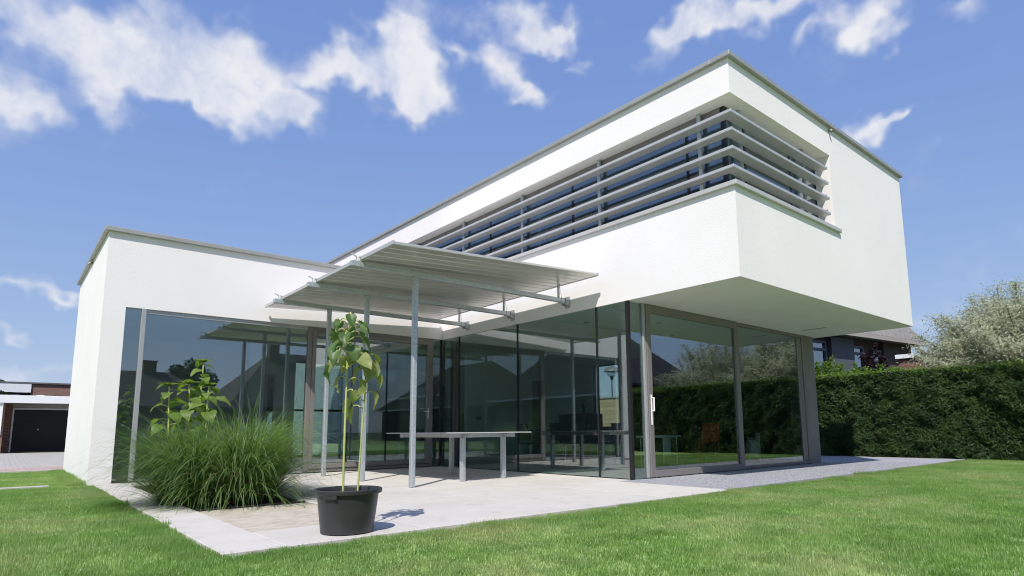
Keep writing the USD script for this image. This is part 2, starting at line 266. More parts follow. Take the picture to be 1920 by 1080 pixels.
MT = dict(
    stucco=stuccomat('white_stucco', (.815, .79, .80)),
    coping=mat('coping_metal', (.36, .36, .35), .45, var=.08, scale=3, metallic=.3),
    sill=mat('sill_metal', (.50, .49, .48), .5, var=.05, scale=4, metallic=.2),
    fin=mat('louvre_metal', (.50, .50, .51), .42, var=.05, scale=5, metallic=.35),
    frame=mat('frame_metal', (.23, .215, .21), .45, var=.04, scale=5, metallic=.3),
    frame_light=mat('frame_metal_light', (.42, .42, .43), .4, var=.04, scale=5, metallic=.4),
    joint=mat('black_joint', (.012, .012, .014), .4),
    galv=mat('galvanised_steel', (.36, .40, .43), .45, scale=38, metallic=.55, color2=(.55, .59, .62), detail=6),
    sheet=mat('canopy_sheet', (.56, .545, .52), .24, var=.04, scale=2, metallic=.35, stretch=(.3, 14, 14)),
    hinge=mat('cast_aluminium', (.62, .61, .58), .5, var=.05),
    table=mat('table_top', (.40, .41, .41), .5, var=.1, scale=12),
    concrete=slabmat('terrace_concrete', (.54, .515, .49)),
    concrete_dark=mat('edge_concrete', (.36, .35, .33), .9, var=.15, scale=4, bump=.3, bscale=70),
    sand=mat('bed_sand', (.50, .445, .375), .95, var=.2, scale=9, bump=.8, bscale=90, bdist=.015, detail=8),
    soil=mat('dark_soil', (.045, .035, .025), .95, var=.4, scale=20, bump=.8, bscale=60, bdist=.02),
    gravel=mat('grey_gravel', (.27, .275, .305), .9, scale=110, color2=(.40, .41, .45), bump=.7, bscale=110, bdist=.012, detail=3),
    stone=mat('gravel_stone', (.33, .335, .37), .85, var=.25, scale=30, island=.3),
    pot=mat('pot_plastic', (.028, .029, .031), .42, var=.15, scale=9, bump=.08, bscale=30),
    wall_in=mat('interior_plaster', (.80, .80, .78), .9),
    floor_in=mat('interior_floor', (.36, .35, .335), .35, var=.06, scale=2),
    ceil_in=mat('interior_ceiling', (.74, .74, .72), .9),
    black=mat('black_lacquer', (.012, .012, .012), .35),
    chrome=mat('chrome_tube', (.78, .78, .79), .22, metallic=.9),
    wood=mat('dark_wood', (.07, .035, .02), .5, var=.3, scale=6, stretch=(8, 8, 1)),
    white=mat('white_paint', (.78, .78, .76), .5),
    red=mat('red_plastic', (.62, .05, .02), .4),
    grey_blue=mat('grey_curtain', (.40, .45, .50), .9, var=.15, scale=20, stretch=(6, 6, .1)),
    glass=glass('window_glass', (.71, .81, .79), .20),
    glass_clear=glass('clear_window_glass', (.93, .96, .95), .04),
    glass_up=glass('upper_window_glass', (.60, .68, .72), .17),
    glass_far=glass('house_window_glass', (.25, .28, .30), .30),
    turf=mat('lawn_turf', (.23, .36, .09), .95, scale=.9, color2=(.34, .42, .17), detail=8),
    far_ground=mat('ground', (.05, .075, .03), .95, var=.3, scale=.3),
    leaf_hedge=leafmat('hedge_leaf', (.065, .165, .042), (.19, .33, .085), .36, .5, 2.6, .7, spec=.35),
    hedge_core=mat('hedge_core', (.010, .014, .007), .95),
    leaf_young=leafmat('young_leaf', (.14, .27, .03), (.23, .37, .05), .35, .5, 3.0, .4),
    leaf_willow=leafmat('willow_leaf', (.20, .33, .08), (.40, .52, .22), .30, .5, 1.6, .5, tcol=(1.2, 1.3, .8)),
    leaf_pale=leafmat('pale_willow_leaf', (.54, .58, .38), (.70, .72, .54), .30, .5, 2.0, .3, tcol=(1.1, 1.1, .9)),
    leaf_purple=leafmat('purple_leaf', (.035, .012, .018), (.06, .02, .03), .25, .5, 3.0, .5, tcol=(1.3, .8, 1.0)),
    leaf_tree=leafmat('tree_leaf', (.03, .06, .015), (.06, .11, .025), .3, .5, .8, .5),
    leaf_sun=leafmat('sunflower_leaf', (.14, .25, .05), (.27, .37, .08), .40, .5, 6.0, .30),
    leaf_yellow=leafmat('yellowing_leaf', (.44, .45, .12), (.52, .48, .16), .35, .5, 9.0, .25, tcol=(1.2, 1.1, .5)),
    leaf_droop=leafmat('drooping_leaf', (.085, .17, .045), (.16, .25, .08), .30, .45, 9.0, .3),
    leaf_droop_pale=leafmat('pale_drooping_leaf', (.24, .31, .09), (.36, .40, .16), .35, .5, 9.0, .25),
    stem=mat('green_stem', (.40, .43, .15), .55, var=.2, scale=14),
    bark=mat('bark', (.07, .05, .035), .95, var=.4, scale=14, bump=.6, bscale=30),
    reed=leafmat('ornamental_grass_blade', (.17, .34, .085), (.36, .51, .24), .42, .36, 2.5, .5, spec=.7),
    straw=leafmat('dry_grass_blade', (.30, .26, .14), (.42, .36, .20), .3, .5, 5.0, .3, tcol=(1, 1, .8)),
    grass=lawnmat('lawn_blade'),
    brick_red=brickmat('red_brick', (.20, .085, .055), (.26, .12, .08), (.24, .21, .19), .22, .065, .010, rot=(PI/2, 0, 0)),
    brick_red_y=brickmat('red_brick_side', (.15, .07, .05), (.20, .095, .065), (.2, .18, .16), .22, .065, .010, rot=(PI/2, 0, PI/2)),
    brick_tan=brickmat('tan_brick', (.46, .32, .17), (.58, .44, .26), (.30, .26, .2), .24, .075, .012, rot=(PI/2, 0, PI/2)),
    brick_brown=brickmat('brown_brick', (.055, .032, .024), (.085, .048, .034), (.08, .07, .06), .22, .065, .010, rot=(PI/2, 0, PI/2)),
    tiles=mat('grey_thatch', (.15, .14, .13), .95, scale=9, color2=(.26, .25, .235), bump=.6, bscale=22, bdist=.03, detail=7, stretch=(1, 1, .35)),
    tiles_dark=brickmat('dark_roof_tiles', (.035, .033, .034), (.055, .05, .048), (.015, .015, .015), .28, .20, .02),
    paver=brickmat('grey_pavers', (.36, .34, .32), (.44, .42, .39), (.25, .24, .22), .22, .11, .008),
    paver_pink=brickmat('pink_pavers', (.42, .27, .25), (.47, .32, .29), (.30, .22, .2), .22, .11, .008),
    door_dark=mat('dark_garage_door', (.007, .008, .009), .6),
    fascia=mat('white_fascia', (.72, .74, .76), .5, var=.04, scale=2),
    slate=mat('slate_cladding', (.075, .085, .105), .7, var=.12, scale=2),
    flat_roof=mat('roof_felt', (.12, .12, .12), .9),
)
G = MT
# ------------------------------------------------------------------ the ground and its surfaces
TZ = -0.03                                            # top of terrace
def sheet(x0, x1, y0, y1, z): return box(x0, x1, y0, y1, z-.05, z)
g = trimesh.Trimesh([(-600, -600, -.14), (600, -600, -.14), (600, 600, -.14), (-600, 600, -.14)], [(0, 1, 2), (0, 2, 3)], process=False)
obj('ground', g, G['far_ground'], kind='structure', label='open ground beyond the garden', cat='ground')

lawn = thing('lawn', 'short green garden lawn around the terrace', 'lawn', kind='structure')
def patch_plane(x0, x1, y0, y1, z, nx=1, ny=1): return box(x0, x1, y0, y1, z-.06, z)
obj('turf', cat_(patch_plane(-40, 9.95, -45, -7.16, -.055), patch_plane(-40, -6.14, -7.16, 5.0, -.055)), G['turf'], lawn)

# terrace: cast slabs with open joints round a planting bed
ter = thing('terrace', 'pale concrete slab terrace in front of the glazed walls', 'terrace', kind='structure')
BX0, BX1, BY0, BY1 = -5.70, -4.62, -6.33, -0.55
def slab(x0, x1, y0, y1):
    j = .004; obj('paving_slab', box(x0+j, x1-j, y0+j, y1-j, -.12, TZ + RNG.uniform(-.0015, .0015), .004), G['concrete'], ter)
for a, b in ((-7.1, -5.05), (-5.05, -3.0), (-3.0, -0.02)): slab(-6.1, BX0, a, b)
slab(BX0, BX1, -7.1, BY0)
slab(BX0, BX1, BY1, -0.02)
xs = [BX1, -3.05, -1.55, -.35]
ys = [-7.1, -6.2, -5.25, -3.5, -1.75, -0.02]
for i in range(3):
    for j in range(5):
        x1 = xs[i+1]
        if i == 2 and j >= 2: x1 = -.012
        slab(xs[i], x1, ys[j], ys[j+1])
obj('sand_bed', sheet(BX0+.004, BX1-.004, BY0+.004, -4.55, TZ-.012), G['sand'], kind='structure', label='bare sandy strip in the terrace in front of the tall grass', cat='sand')
obj('plant_bed', sheet(BX0+.004, BX1-.004, -4.548, BY1-.004, TZ-.02), G['soil'], kind='structure', label='dark soil bed under the tall grass clumps', cat='soil')
obj('bed_edging', box(BX0+.006, BX1-.006, -4.565, -4.535, -.1, TZ+.006), mat('bed_edge_steel', (.03, .028, .025), .8), label='thin dark edging between the soil bed and the sandy strip', cat='edging')
# gravel strip
obj('gravel_strip', cat_(box(-.34, 9.98, -7.02, -5.26, -.1, TZ-.004), box(6.35, 9.98, -5.26, 9, -.1, TZ-.004)), G['gravel'], kind='structure', label='dark grey gravel strip under the overhanging storey', cat='gravel')
ico = trimesh.creation.icosphere(0, 1.0)
def stones(n, x0, x1, y0, y1, z, rmin, rmax):
    V, F = [], []
    for i in range(n):
        r = RNG.uniform(rmin, rmax); s = RNG.uniform(.6, 1.2, 3)*r; v = ico.vertices*s
        a = RNG.uniform(0, 2*PI); c, d = math.cos(a), math.sin(a); v = v @ np.array([[c, d, 0], [-d, c, 0], [0, 0, 1]])
        V.append(v + [RNG.uniform(x0, x1), RNG.uniform(y0, y1), z+r*.2]); F.append(ico.faces+i*12)
    return trimesh.Trimesh(np.vstack(V), np.vstack(F), process=False)
obj('gravel_stones', stones(9000, -.32, 7.5, -7.0, -5.3, TZ-.006, .005, .010), G['stone'], kind='stuff', label='loose grey gravel stones on the strip beside the terrace', cat='gravel')
# drive, kerbs
obj('driveway', sheet(-40, 6, 7.2, 22.8, -.05), G['paver'], kind='structure', label='light grey paved driveway before the carport', cat='driveway')
obj('driveway_border', sheet(-40, -5.0, 5.6, 7.2, -.046), G['paver_pink'], kind='structure', label='pink paved strip along the driveway', cat='pavement')
obj('driveway_kerb', box(-40, -6.25, 5.0, 5.12, -.12, -.005, .008), G['concrete_dark'], kind='structure', label='grey kerb between the lawn and the driveway', cat='kerb')
obj('lawn_edging', box(-40, -6.6, .12, .22, -.12, -.02, .008), G['concrete_dark'], kind='structure', label='thin concrete edging strip crossing the lawn beside the house', cat='edging')

# ------------------------------------------------------------------ the house
H = thing('modern_house', 'white modern house with a glazed ground floor and an overhanging upper storey', 'house')
ZS, HU, HW = 2.7, 5.88, 3.95
XL, W, YD, YB = -6.17, 6.40, -7.2, 11.0
wing = mbox(XL, -.002, 0, 4.62, -.12, HW-.07) - mbox(XL+.3, 1, .22, 4.32, -.3, 3.3) - mbox(XL+.3, 1, -1, 1, -.3, ZS) \
    - mbox(-2.3, -.12, 4, 6, .08, 2.55) + mbox(XL+.3, -.002, .22, 4.32, 2.78, 3.3)
obj('wing_wall', wing, G['stucco'], H)
up = mbox(0, W, YD, YB, ZS, HU-.07) - mbox(.26, W-.3, YD+.26, YB-.3, 3.1, 5.3) - mbox(-1, .5, YD-1, 3.2, 3.96, 5.3) - mbox(-1, 3.09, YD-1, YD+.5, 3.96, 5.3)
obj('upper_storey', up, G['stucco'], H)
# ground-floor walls under the upper storey
gw = mbox(W-.3, W-.1, -4.9, YB-.1, -.12, ZS) - mbox(W-1, W+1, .3, 1.35, .75, 2.62)
gw = gw + mbox(.03, W-.3, YB-.3, YB-.1, -.12, ZS) - mbox(1.8, 3.6, YB-1, YB+1, .3, 2.3) + mbox(0.0, .25, 4.62, YB-.3, -.12, ZS)
obj('ground_floor_wall', gw, G['stucco'], H)
obj('corner_pier', box(5.76, 6.22, -5.27, -4.9, -.12, ZS-.002), mat('pier_render', (.20, .185, .175), .8, var=.05, bump=.2), H)
obj('ceiling', cat_(box(.05, W-.3, -5.2, YB-.3, ZS-.025, ZS-.002)), G['ceil_in'], H)
obj('floor', cat_(box(.04, W-.3, -5.2, YB-.3, -.12, -.004), box(XL+.3, .04, .10, 4.32, -.12, -.004)), G['floor_in'], H)
# copings
o = .06
def coping(x0, x1, y0, y1, z):
    obj('coping', box(x0, x1, y0, y1, z-.07, z, .006), G['coping'], H)
coping(XL-o, -.003, -o, .25, HW); coping(XL-o, XL+.25, .253, 4.62+o, HW); coping(XL+.253, -.003, 4.4, 4.62+o, HW)
coping(-o, W+o, YD-o, YD+.25, HU); coping(-o, .25, YD+.253, YB+o, HU); coping(W-.25, W+o, YD+.253, YB+o, HU); coping(.253, W-.253, YB-.25, YB+o, HU)
obj('roof_deck', cat_(box(XL+.26, -.01, .26, 4.38, HW-.072, HW-.05), box(.26, W-.26, YD+.26, YB-.26, HU-.072, HU-.05)), G['flat_roof'], H)
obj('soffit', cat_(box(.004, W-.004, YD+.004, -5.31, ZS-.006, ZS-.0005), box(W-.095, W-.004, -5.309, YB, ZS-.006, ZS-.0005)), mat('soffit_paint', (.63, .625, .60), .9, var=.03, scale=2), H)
# sill under the corner window band
obj('window_sill', box(-.05, .2, YD-.05, 3.2, 3.955, 4.02, .005), G['sill'], H)
obj('window_sill', box(.203, 3.24, YD-.05, YD+.2, 3.955, 4.02, .005), G['sill'], H)
# louvre fins wrapping the corner, posts carrying them
for z in (4.245, 4.512, 4.778, 5.042):
    t = .022; d = .17
    a = box(.003, d, YD+.003, 3.15, z-t, z+t, .004); b = box(d+.001, 2.985, YD+.003, YD+d, z-t, z+t, .004)
    obj('louvre_fin', cat_(a, b), G['fin'], H)
for y in (-6.57, -4.57, -2.52, -.5, 1.5): obj('louvre_post', box(.172, .215, y-.03, y+.03, 4.02, 5.299, .004), G['galv'], H)
for x in (.55, 2.5): obj('louvre_post', box(x-.03, x+.03, YD+.172, YD+.215, 4.02, 5.299, .004), G['galv'], H)
# upper glazing
XG = .27
def pane(parent, x0, x1, y0, y1, z0, z1, m='glass'): return obj('pane', box(x0, x1, y0, y1, z0, z1), G[m], parent)
jy = [YD+XG+.03, -6.28, -3.83, -1.37, 1.05, 3.2]
for i in range(5):
    w = obj('window', box(XG-.005, XG+.025, jy[i+1]-.03, jy[i+1]+.01, 4.02, 5.3), G['joint'], H)
    pane(w, XG, XG+.012, jy[i]+.012, jy[i+1]-.032, 4.02, 5.3, 'glass_up')
obj('corner_joint', box(XG-.012, XG+.05, YD+XG-.012, YD+XG+.05, 4.02, 5.3), G['joint'], H)
jx = [XG+.03, .80, 2.20, 3.09]
for i in range(3):
    w = obj('window', box(jx[i+1]-.03, jx[i+1]+.01, YD+XG-.005, YD+XG+.025, 4.02, 5.3), G['joint'], H)
    pane(w, jx[i]+.022, jx[i+1]-.032, YD+XG, YD+XG+.012, 4.02, 5.3, 'glass_up')
obj('window_head', cat_(box(XG-.02, XG+.05, YD+XG+.05, 3.2, 5.2, 5.302), box(XG+.05, 3.09, YD+XG-.02, YD+XG+.05, 5.2, 5.302)), G['frame'], H)
# things inside the upper storey: inner wall and hanging curtains
obj('inner_wall', cat_(box(3.3, 3.42, YD+.4, YB-.4, 3.1, 5.3), box(.6, 3.3, -2.6, -2.5, 3.1, 5.3), box(.6, 3.3, 1.4, 1.5, 3.1, 5.3)), G['wall_in'], H)
for (y0, y1) in ((-5.6, -4.95), (-.9, -.45)):
    yy = np.linspace(y0, y1, 60); xx = .55+.03*np.sin(yy*55)
    v = [(a, b, z) for a, b in zip(xx, yy) for z in (3.98, 5.25)]; f = []
    for i in range(59): f += [(2*i, 2*i+2, 2*i+3), (2*i, 2*i+3, 2*i+1)]
    obj('curtain', trimesh.Trimesh(v, f, process=False), G['grey_blue'], H, smooth=True)
# soffit vent, small lamps under the copings
obj('soffit_vent', box(5.09, 5.13, -6.07, -5.58, ZS-.009, ZS+.02), G['joint'], H)
def camera_lamp(x, y, z, dx, dy):
    c = cyl((x, y, z), (x+dx*.04, y+dy*.04, z-.005), .022, n=14); b = cyl((x+dx*.038, y+dy*.038, z+.0), (x+dx*.062, y+dy*.062, z-.03), .026, n=14)
    obj('wall_spotlight', cat_(c, b), G['frame'], H, smooth=40)
camera_lamp(3.13, YD, 5.755, 0, -1); camera_lamp(XL, 2.23, 3.84, -1, 0)

# --- wing glazing, plane y = .05
FZ = -.02
def frame_rect(name, parent, x0, x1, y0, y1, z0, z1, w, mt, axis, top=None, bot=None):
    top = w if top is None else top; bot = w if bot is None else bot
    if axis == 0: parts = [box(x0, x0+w, y0, y1, z0, z1, .004), box(x1-w, x1, y0, y1, z0, z1, .004), box(x0+w+.001, x1-w-.001, y0, y1, z1-top, z1, .004), box(x0+w+.001, x1-w-.001, y0, y1, z0, z0+bot, .004)]
    else: parts = [box(x0, x1, y0, y0+w, z0, z1, .004), box(x0, x1, y1-w, y1, z0, z1, .004), box(x0, x1, y0+w+.001, y1-w-.001, z1-top, z1, .004), box(x0, x1, y0+w+.001, y1-w-.001, z0, z0+bot, .004)]
    return obj(name, cat_(*parts), G[mt], parent)
ZT = ZS-.002
wd = obj('window', cat_(box(-5.65, -5.585, .0, .10, FZ, ZT, .004), box(-5.583, -2.96, .03, .09, 2.63, ZT, .004), box(-5.583, -2.96, .03, .09, FZ, .012)), G['frame_light'], H)
obj('frame', box(-5.862, -5.652, .04, .08, FZ, .01), G['joint'], wd)
pane(wd, -5.868, -5.652, .05, .064, .01, ZT); pane(wd, -5.583, -2.962, .05, .064, .012, 2.63)
dr = frame_rect('terrace_door', H, -2.958, -.225, .02, .12, FZ, ZT, .085, 'frame', 0, top=.075, bot=.06)
obj('leaf', cat_(box(-2.87, -2.80, .0, .09, .05, 2.62, .004), box(-.385, -.313, .0, .09, .05, 2.62, .004), box(-2.799, -.386, .0, .09, 2.55, 2.62, .004), box(-2.799, -.386, .0, .09, .05, .135, .004)), G['frame'], dr)
pane(dr, -2.80, -.386, .03, .044, .135, 2.55)
obj('handle', cat_(box(-.36, -.335, -.012, .0, .98, 1.2, .003), cyl((-.348, -.012, 1.13), (-.348, -.06, 1.13), .009), cyl((-.348, -.055, 1.13), (-.49, -.055, 1.13), .009)), G['hinge'], dr)
wd = obj('window', box(-.03, .0, .03, .075, FZ, ZT), G['joint'], H)
pane(wd, -.223, -.031, .05, .064, FZ, ZT)
# --- garden glazing of the long room, plane x = .03
jj = [.03, -.60, -2.55, -4.58, -5.24]
for i in range(4):
    wd = obj('window', cat_(box(.012, .05, jj[i+1]-.012, jj[i+1]+.012, FZ, ZT)) if i < 3 else box(.0, .055, -5.27, -5.215, FZ, ZT), G['joint'], H)
    pane(wd, .025, .039, jj[i+1]+.013 if i < 3 else -5.213, jj[i]-.013, FZ, ZT)
obj('side_post', box(.06, .13, -.50, -.40, FZ, ZS-.03, .004), G['frame'], H)
obj('floor_rail', box(.01, .055, -5.2, -.0, -.06, FZ-.001), G['joint'], H)
# --- end glazing, plane y = -5.24
wd = obj('window', cat_(box(.345, .40, -5.285, -5.205, FZ, ZT, .004)), G['frame_light'], H)
pane(wd, .057, .345, -5.255, -5.241, FZ, ZT)
dr = frame_rect('sliding_door', H, .41, 3.10, -5.30, -5.22, FZ, ZT, .105, 'frame', 0, top=.13, bot=.10)
pane(dr, .515, 2.995, -5.265, -5.251, .08, 2.57)
obj('handle', cat_(box(.445, .475, -5.312, -5.30, .78, 1.25, .004), cyl((.46, -5.31, 1.2), (.46, -5.36, 1.2), .011), cyl((.46, -5.355, 1.21), (.46, -5.355, 1.0), .012), cyl((.46, -5.31, 1.0), (.46, -5.36, 1.0), .011)), G['white'], dr)
wd = frame_rect('window', H, 3.103, 5.757, -5.27, -5.19, FZ, ZT, .06, 'frame', 0, top=.06, bot=.05)
obj('frame', box(5.50, 5.69, -5.25, -5.20, .035, 2.63, .004), G['frame'], wd)
pane(wd, 3.164, 5.50, -5.235, -5.221, .03, ZT-.06)
# windows at the back of the rooms
wd = frame_rect('window', H, -2.3, -.12, 4.45, 4.52, .08, 2.55, .06, 'frame', 0); pane(wd, -2.24, -.18, 4.48, 4.494, .14, 2.49)
obj('frame', cat_(box(-1.25, -1.19, 4.45, 4.52, .141, 2.489), box(-2.239, -1.251, 4.455, 4.515, 1.25, 1.30), box(-1.189, -.181, 4.455, 4.515, 1.25, 1.30)), G['joint'], wd)
wd = frame_rect('window', H, W-.25, W-.18, .3, 1.35, .75, 2.62, .05, 'joint', 1); pane(wd, W-.22, W-.206, .35, 1.3, .8, 2.57, 'glass_clear')
wd = frame_rect('window', H, 1.8, 3.6, YB-.24, YB-.17, .3, 2.3, .06, 'frame', 0); pane(wd, 1.86, 3.54, YB-.21, YB-.196, .36, 2.24)
obj('dark_cladding', box(W-.345, W-.305, -4.88, .2, -.003, ZS-.03), mat('dark_cladding', (.022, .020, .018), .5, var=.2, scale=5), H)
# inner partitions
obj('partition', cat_(box(-4.35, -4.25, 1.8, 4.32, -.004, 2.78), box(-3.3, -2.95, 2.4, 2.5, -.004, 2.78), box(-2.55, -1.95, 2.4, 2.5, -.004, 2.78), box(-3.3, -1.95, 2.4, 2.5, 2.15, 2.78)), G['wall_in'], H) if False else None
obj('partition', cat_(box(-3.05, -2.8, 3.3, 3.42, -.004, 2.775), box(-2.45, -2.0, 3.3, 3.42, -.004, 2.775), box(-2.799, -2.451, 3.3, 3.42, 2.05, 2.775)), G['wall_in'], H)
obj('partition', cat_(box(1.75, 3.95, 1.6, 1.7, -.003, ZS-.026), box(4.5, 5.6, 1.6, 1.7, -.003, ZS-.026), box(3.951, 4.499, 1.6, 1.7, 2.1, ZS-.026)), G['wall_in'], H)
obj('switch_plate', box(2.05, 2.2, 1.585, 1.599, 1.0, 1.07), G['frame'], H)
obj('partition', cat_(box(3.0, 6.1, 4.4, 4.52, -.004, ZS-.026), box(1.4, 2.1, 4.4, 4.52, -.004, ZS-.026), box(2.101, 2.999, 4.4, 4.52, 2.1, ZS-.026)), G['wall_in'], H)
for x, y in ((.8, -3.6), (1.9, -4.4), (.8, -4.6), (3.4, -3.6)): obj('ceiling_spot', cyl((x, y, ZS-.035), (x, y, ZS-.024), .05, n=16), G['joint'], H)
obj('switch_plate', box(-2.30, -2.12, 3.285, 3.299, .98, 1.07), G['frame'], H)

# ------------------------------------------------------------------ furniture seen through the glass
dt = thing('dining_table', 'dark dining table with chrome legs behind the garden glazing', 'table', (2.3, -1.6, -.004), 0)
obj('tabletop', box(-.5, .5, -1.0, 1.0, .70, .735, .005), G['black'], dt)
for sx in (-1, 1):
    for sy in (-1, 1): obj('leg', cyl((sx*.42, sy*.9, 0), (sx*.42, sy*.9, .70), .022), G['black'], dt)
def dchair(loc, rz, label):
    t = thing('dining_chair', label, 'chair', loc, rz, 'dining chairs round the dark table')
    obj('seat', box(-.21, .21, -.21, .21, .43, .455, .008), G['black'], t); obj('backrest', prism([(-.22, .50), (-.205, .50), (-.26, .86), (-.275, .86)], 1, -.2, .2).apply_transform(np.eye(4)), G['black'], t)
    for s in (-1, 1): obj('leg_frame', tube([(.2, s*.2, 0), (.2, s*.2, .40), (.17, s*.2, .425), (-.17, s*.2, .425), (-.2, s*.2, .40), (-.2, s*.2, 0)], .013, 6), G['chrome'], t, smooth=True)
    for s in (-1, 1): obj('back_post', tube([(-.19, s*.19, .42), (-.225, s*.19, .6), (-.262, s*.19, .85)], .009, 6), G['chrome'], t, smooth=True)
    return t
c0 = dchair((1.62, -2.15, -.004), 0, 'black chair with chrome legs at the dining table, nearest the corner post')
dup(c0, (1.62, -1.05, -.004), 0, 'black chair with chrome legs on the terrace side of the dining table, further in')
dup(c0, (2.98, -2.15, -.004), 180, 'black chair on the far side of the dining table, next to the cabinet')
dup(c0, (2.98, -1.05, -.004), 180, 'black chair on the far side of the dining table, away from the corner post')
kb = thing('kitchen_cabinet', 'dark brown cabinet standing behind the dining table', 'cabinet', (5.0, .75, -.004))
obj('body', box(-.35, .35, -.5, .5, .08, 1.15, .005), G['wood'], kb); obj('plinth', box(-.3, .3, -.45, .45, 0, .08), G['black'], kb)
for s in (-1, 1): obj('door', box(-.368, -.351, s*.25-.24, s*.25+.24, .1, 1.13, .003), G['wood'], kb)
vs = thing('glass_bottle', 'slim dark bottle standing on the brown cabinet', 'bottle', (4.9, .55, 1.146))
obj('body', lathe([(0, 0), (.045, 0), (.045, .22), (.016, .3), (.016, .40), (0, .40)], 14), G['black'], vs, smooth=30)
st = thing('side_table', 'small white side table behind the sliding door', 'table', (2.55, -3.8, -.004), 10)
obj('tabletop', box(-.35, .35, -.3, .3, .56, .60, .004), G['white'], st); obj('panel', box(-.30, -.02, -.26, -.24, .22, .56, .003), G['white'], st)
for s in (-1, 1): obj('leg', cyl((-.28, s*.24, 0), (-.28, s*.24, .56), .012), G['chrome'], st); obj('leg', cyl((.28, s*.24, 0), (.28, s*.24, .56), .012), G['chrome'], st)
rc = thing('red_chair', 'red chair standing behind the sliding door', 'chair', (4.7, -3.5, -.004), 200)
obj('seat', box(-.2, .2, -.2, .2, .42, .45, .008), G['red'], rc); obj('backrest', prism([(-.2, .44), (-.17, .44), (-.30, .85), (-.32, .85)], 1, -.19, .19), G['red'], rc)
for sx in (-1, 1):
    for sy in (-1, 1): obj('leg', cyl((sx*.17, sy*.17, .42), (sx*.2, sy*.2, 0), .014, .011, 8), G['red'], rc)
mr = thing('magazine_rack', 'low white rack of magazines behind the right-hand window pane', 'rack', (5.5, -4.1, -.004), 35)
obj('frame', cat_(box(-.35, .35, -.12, -.10, .02, .62, .003), box(-.35, .35, .10, .12, .02, .40, .003), box(-.34, .34, -.099, .099, .1, .12)), G['white'], mr)
for i in range(7): obj('magazine', box(-.3+i*.09, -.24+i*.09, -.09, .08, .125, .45+RNG.uniform(-.04, .08)), [G['white'], G['sill'], G['grey_blue']][i % 3], mr)

# ------------------------------------------------------------------ patio canopy
CN = thing('patio_canopy', 'flat metal patio canopy on three galvanised posts, fixed to the long wall', 'canopy')
YBM = (-.96, -2.45, -3.95)
zs = lambda x, y: 2.955 + (x+3.80)*.0515 + (-.1-y)*.0065
for y in YBM:
    b = prism([(-3.93, 2.862), (-.10, 2.862), (-.10, 2.932), (-3.93, 2.932)], 1, y-.035, y+.035)
    bm = obj('beam', box(-3.93, -.17, y-.035, y+.035, 2.862, 2.932, .004), G['galv'], CN)
    obj('end_shoe', cat_(box(-.19, -.06, y-.042, y+.042, 2.852, 2.942, .004), cyl((-.07, y-.055, 2.895), (-.07, y+.055, 2.895), .012)), G['galv'], bm)
    obj('wall_plate', cat_(box(-.016, -.0005, y-.06, y+.06, 2.78, 2.98, .003), box(-.10, -.015, y-.055, y-.043, 2.82, 2.95, .003), box(-.10, -.015, y+.043, y+.055, 2.82, 2.95, .003)), G['galv'], CN)
    ps = obj('post', box(-3.005, -2.935, y-.034, y+.034, TZ+.002, 2.861, .010), G['galv'], CN)
    # hinge at the outer end with its locking lever
    hx = -3.83
    obj('hinge', cat_(box(hx-.02, hx+.02, y-.03, y+.03, 2.933, 3.0, .004), cyl((hx+.005, y-.04, 2.992), (hx+.005, y+.04, 2.992), .010), cyl((hx+.0, y, 2.985), (hx-.10, y-.02, 3.02), .012, .009), box(hx+.02, hx+.09, y-.02, y+.02, 2.945, 2.962, .003)), G['hinge'], CN)
    # hanger at the wall side
    hg = obj('hanger', box(-.235, -.20, y-.016, y+.016, 2.933, zs(-.22, y)-.021, .003), G['galv'], CN)
    obj('cable', tube([(-.19, y+.0, zs(-.2, y)-.02), (-.165, y, 3.04), (-.15, y, 2.945)], .003, 5), G['galv'], hg)
NP = 24
XA, XB = -3.78, -.20
py = np.linspace(-4.84, -.1, NP+1)
for i in range(NP):
    a, b = py[i]+.003, py[i+1]-.003
    P = [(x, y, zs(x, y)+dz) for x in (XA, XB) for y in (a, b) for dz in (-.014, .012)]
    P2 = [(x, y, zs(x, y)-.020) for x in (XA, XB) for y in (a+.010, b-.010)]        # shallow tray with chamfered flanges
    obj('roof_panel', trimesh.convex.convex_hull(np.array(P+P2)), G['sheet'], CN)
for x in (XA-.014, XB+.014):
    obj('edge_trim', trimesh.convex.convex_hull(np.array([(x+dx, y, zs(x, y)+dz) for dx in (-.012, .012) for y in (-4.85, -.09) for dz in (-.026, .020)])), G['fin'], CN)
obj('top_skin', trimesh.convex.convex_hull(np.array([(x, y, zs(x, y)+dz) for x in (XA+.01, XB-.01) for y in (-4.83, -.11) for dz in (.0135, .0165)])), G['sheet'], CN)

# ------------------------------------------------------------------ garden table (turned a little)
cen, rz = np.array([-1.544, -2.886]), 2.15
tb = thing('garden_table', 'grey garden table with square galvanised legs on the terrace', 'table', (cen[0], cen[1], TZ), rz)
hx, hy, oh = .397, .70, .32
obj('tabletop', box(-hx-oh, hx+oh, -hy-oh, hy+oh, .708, .724, .003), G['table'], tb)
for s in (-1, 1):
    obj('rail', box(-hx-oh+.09, hx+oh-.09, s*hy-.03, s*hy+.03, .648, .707, .004), G['galv'], tb)
    obj('rail', box(s*hx-.03, s*hx+.03, -hy+.031, hy-.031, .648, .707, .004), G['galv'], tb)
    obj('rail', box(s*hx-.03, s*hx+.03, s*0+hy+.031, hy+oh-.09, .648, .707, .004), G['galv'], tb)
    obj('rail', box(s*hx-.03, s*hx+.03, -hy-oh+.09, -hy-.031, .648, .707, .004), G['galv'], tb)
for sx in (-1, 1):
    for sy in (-1, 1): obj('leg', box(sx*hx-.035, sx*hx+.035, sy*hy-.035, sy*hy+.035, 0.002, .647, .006), G['galv'], tb)

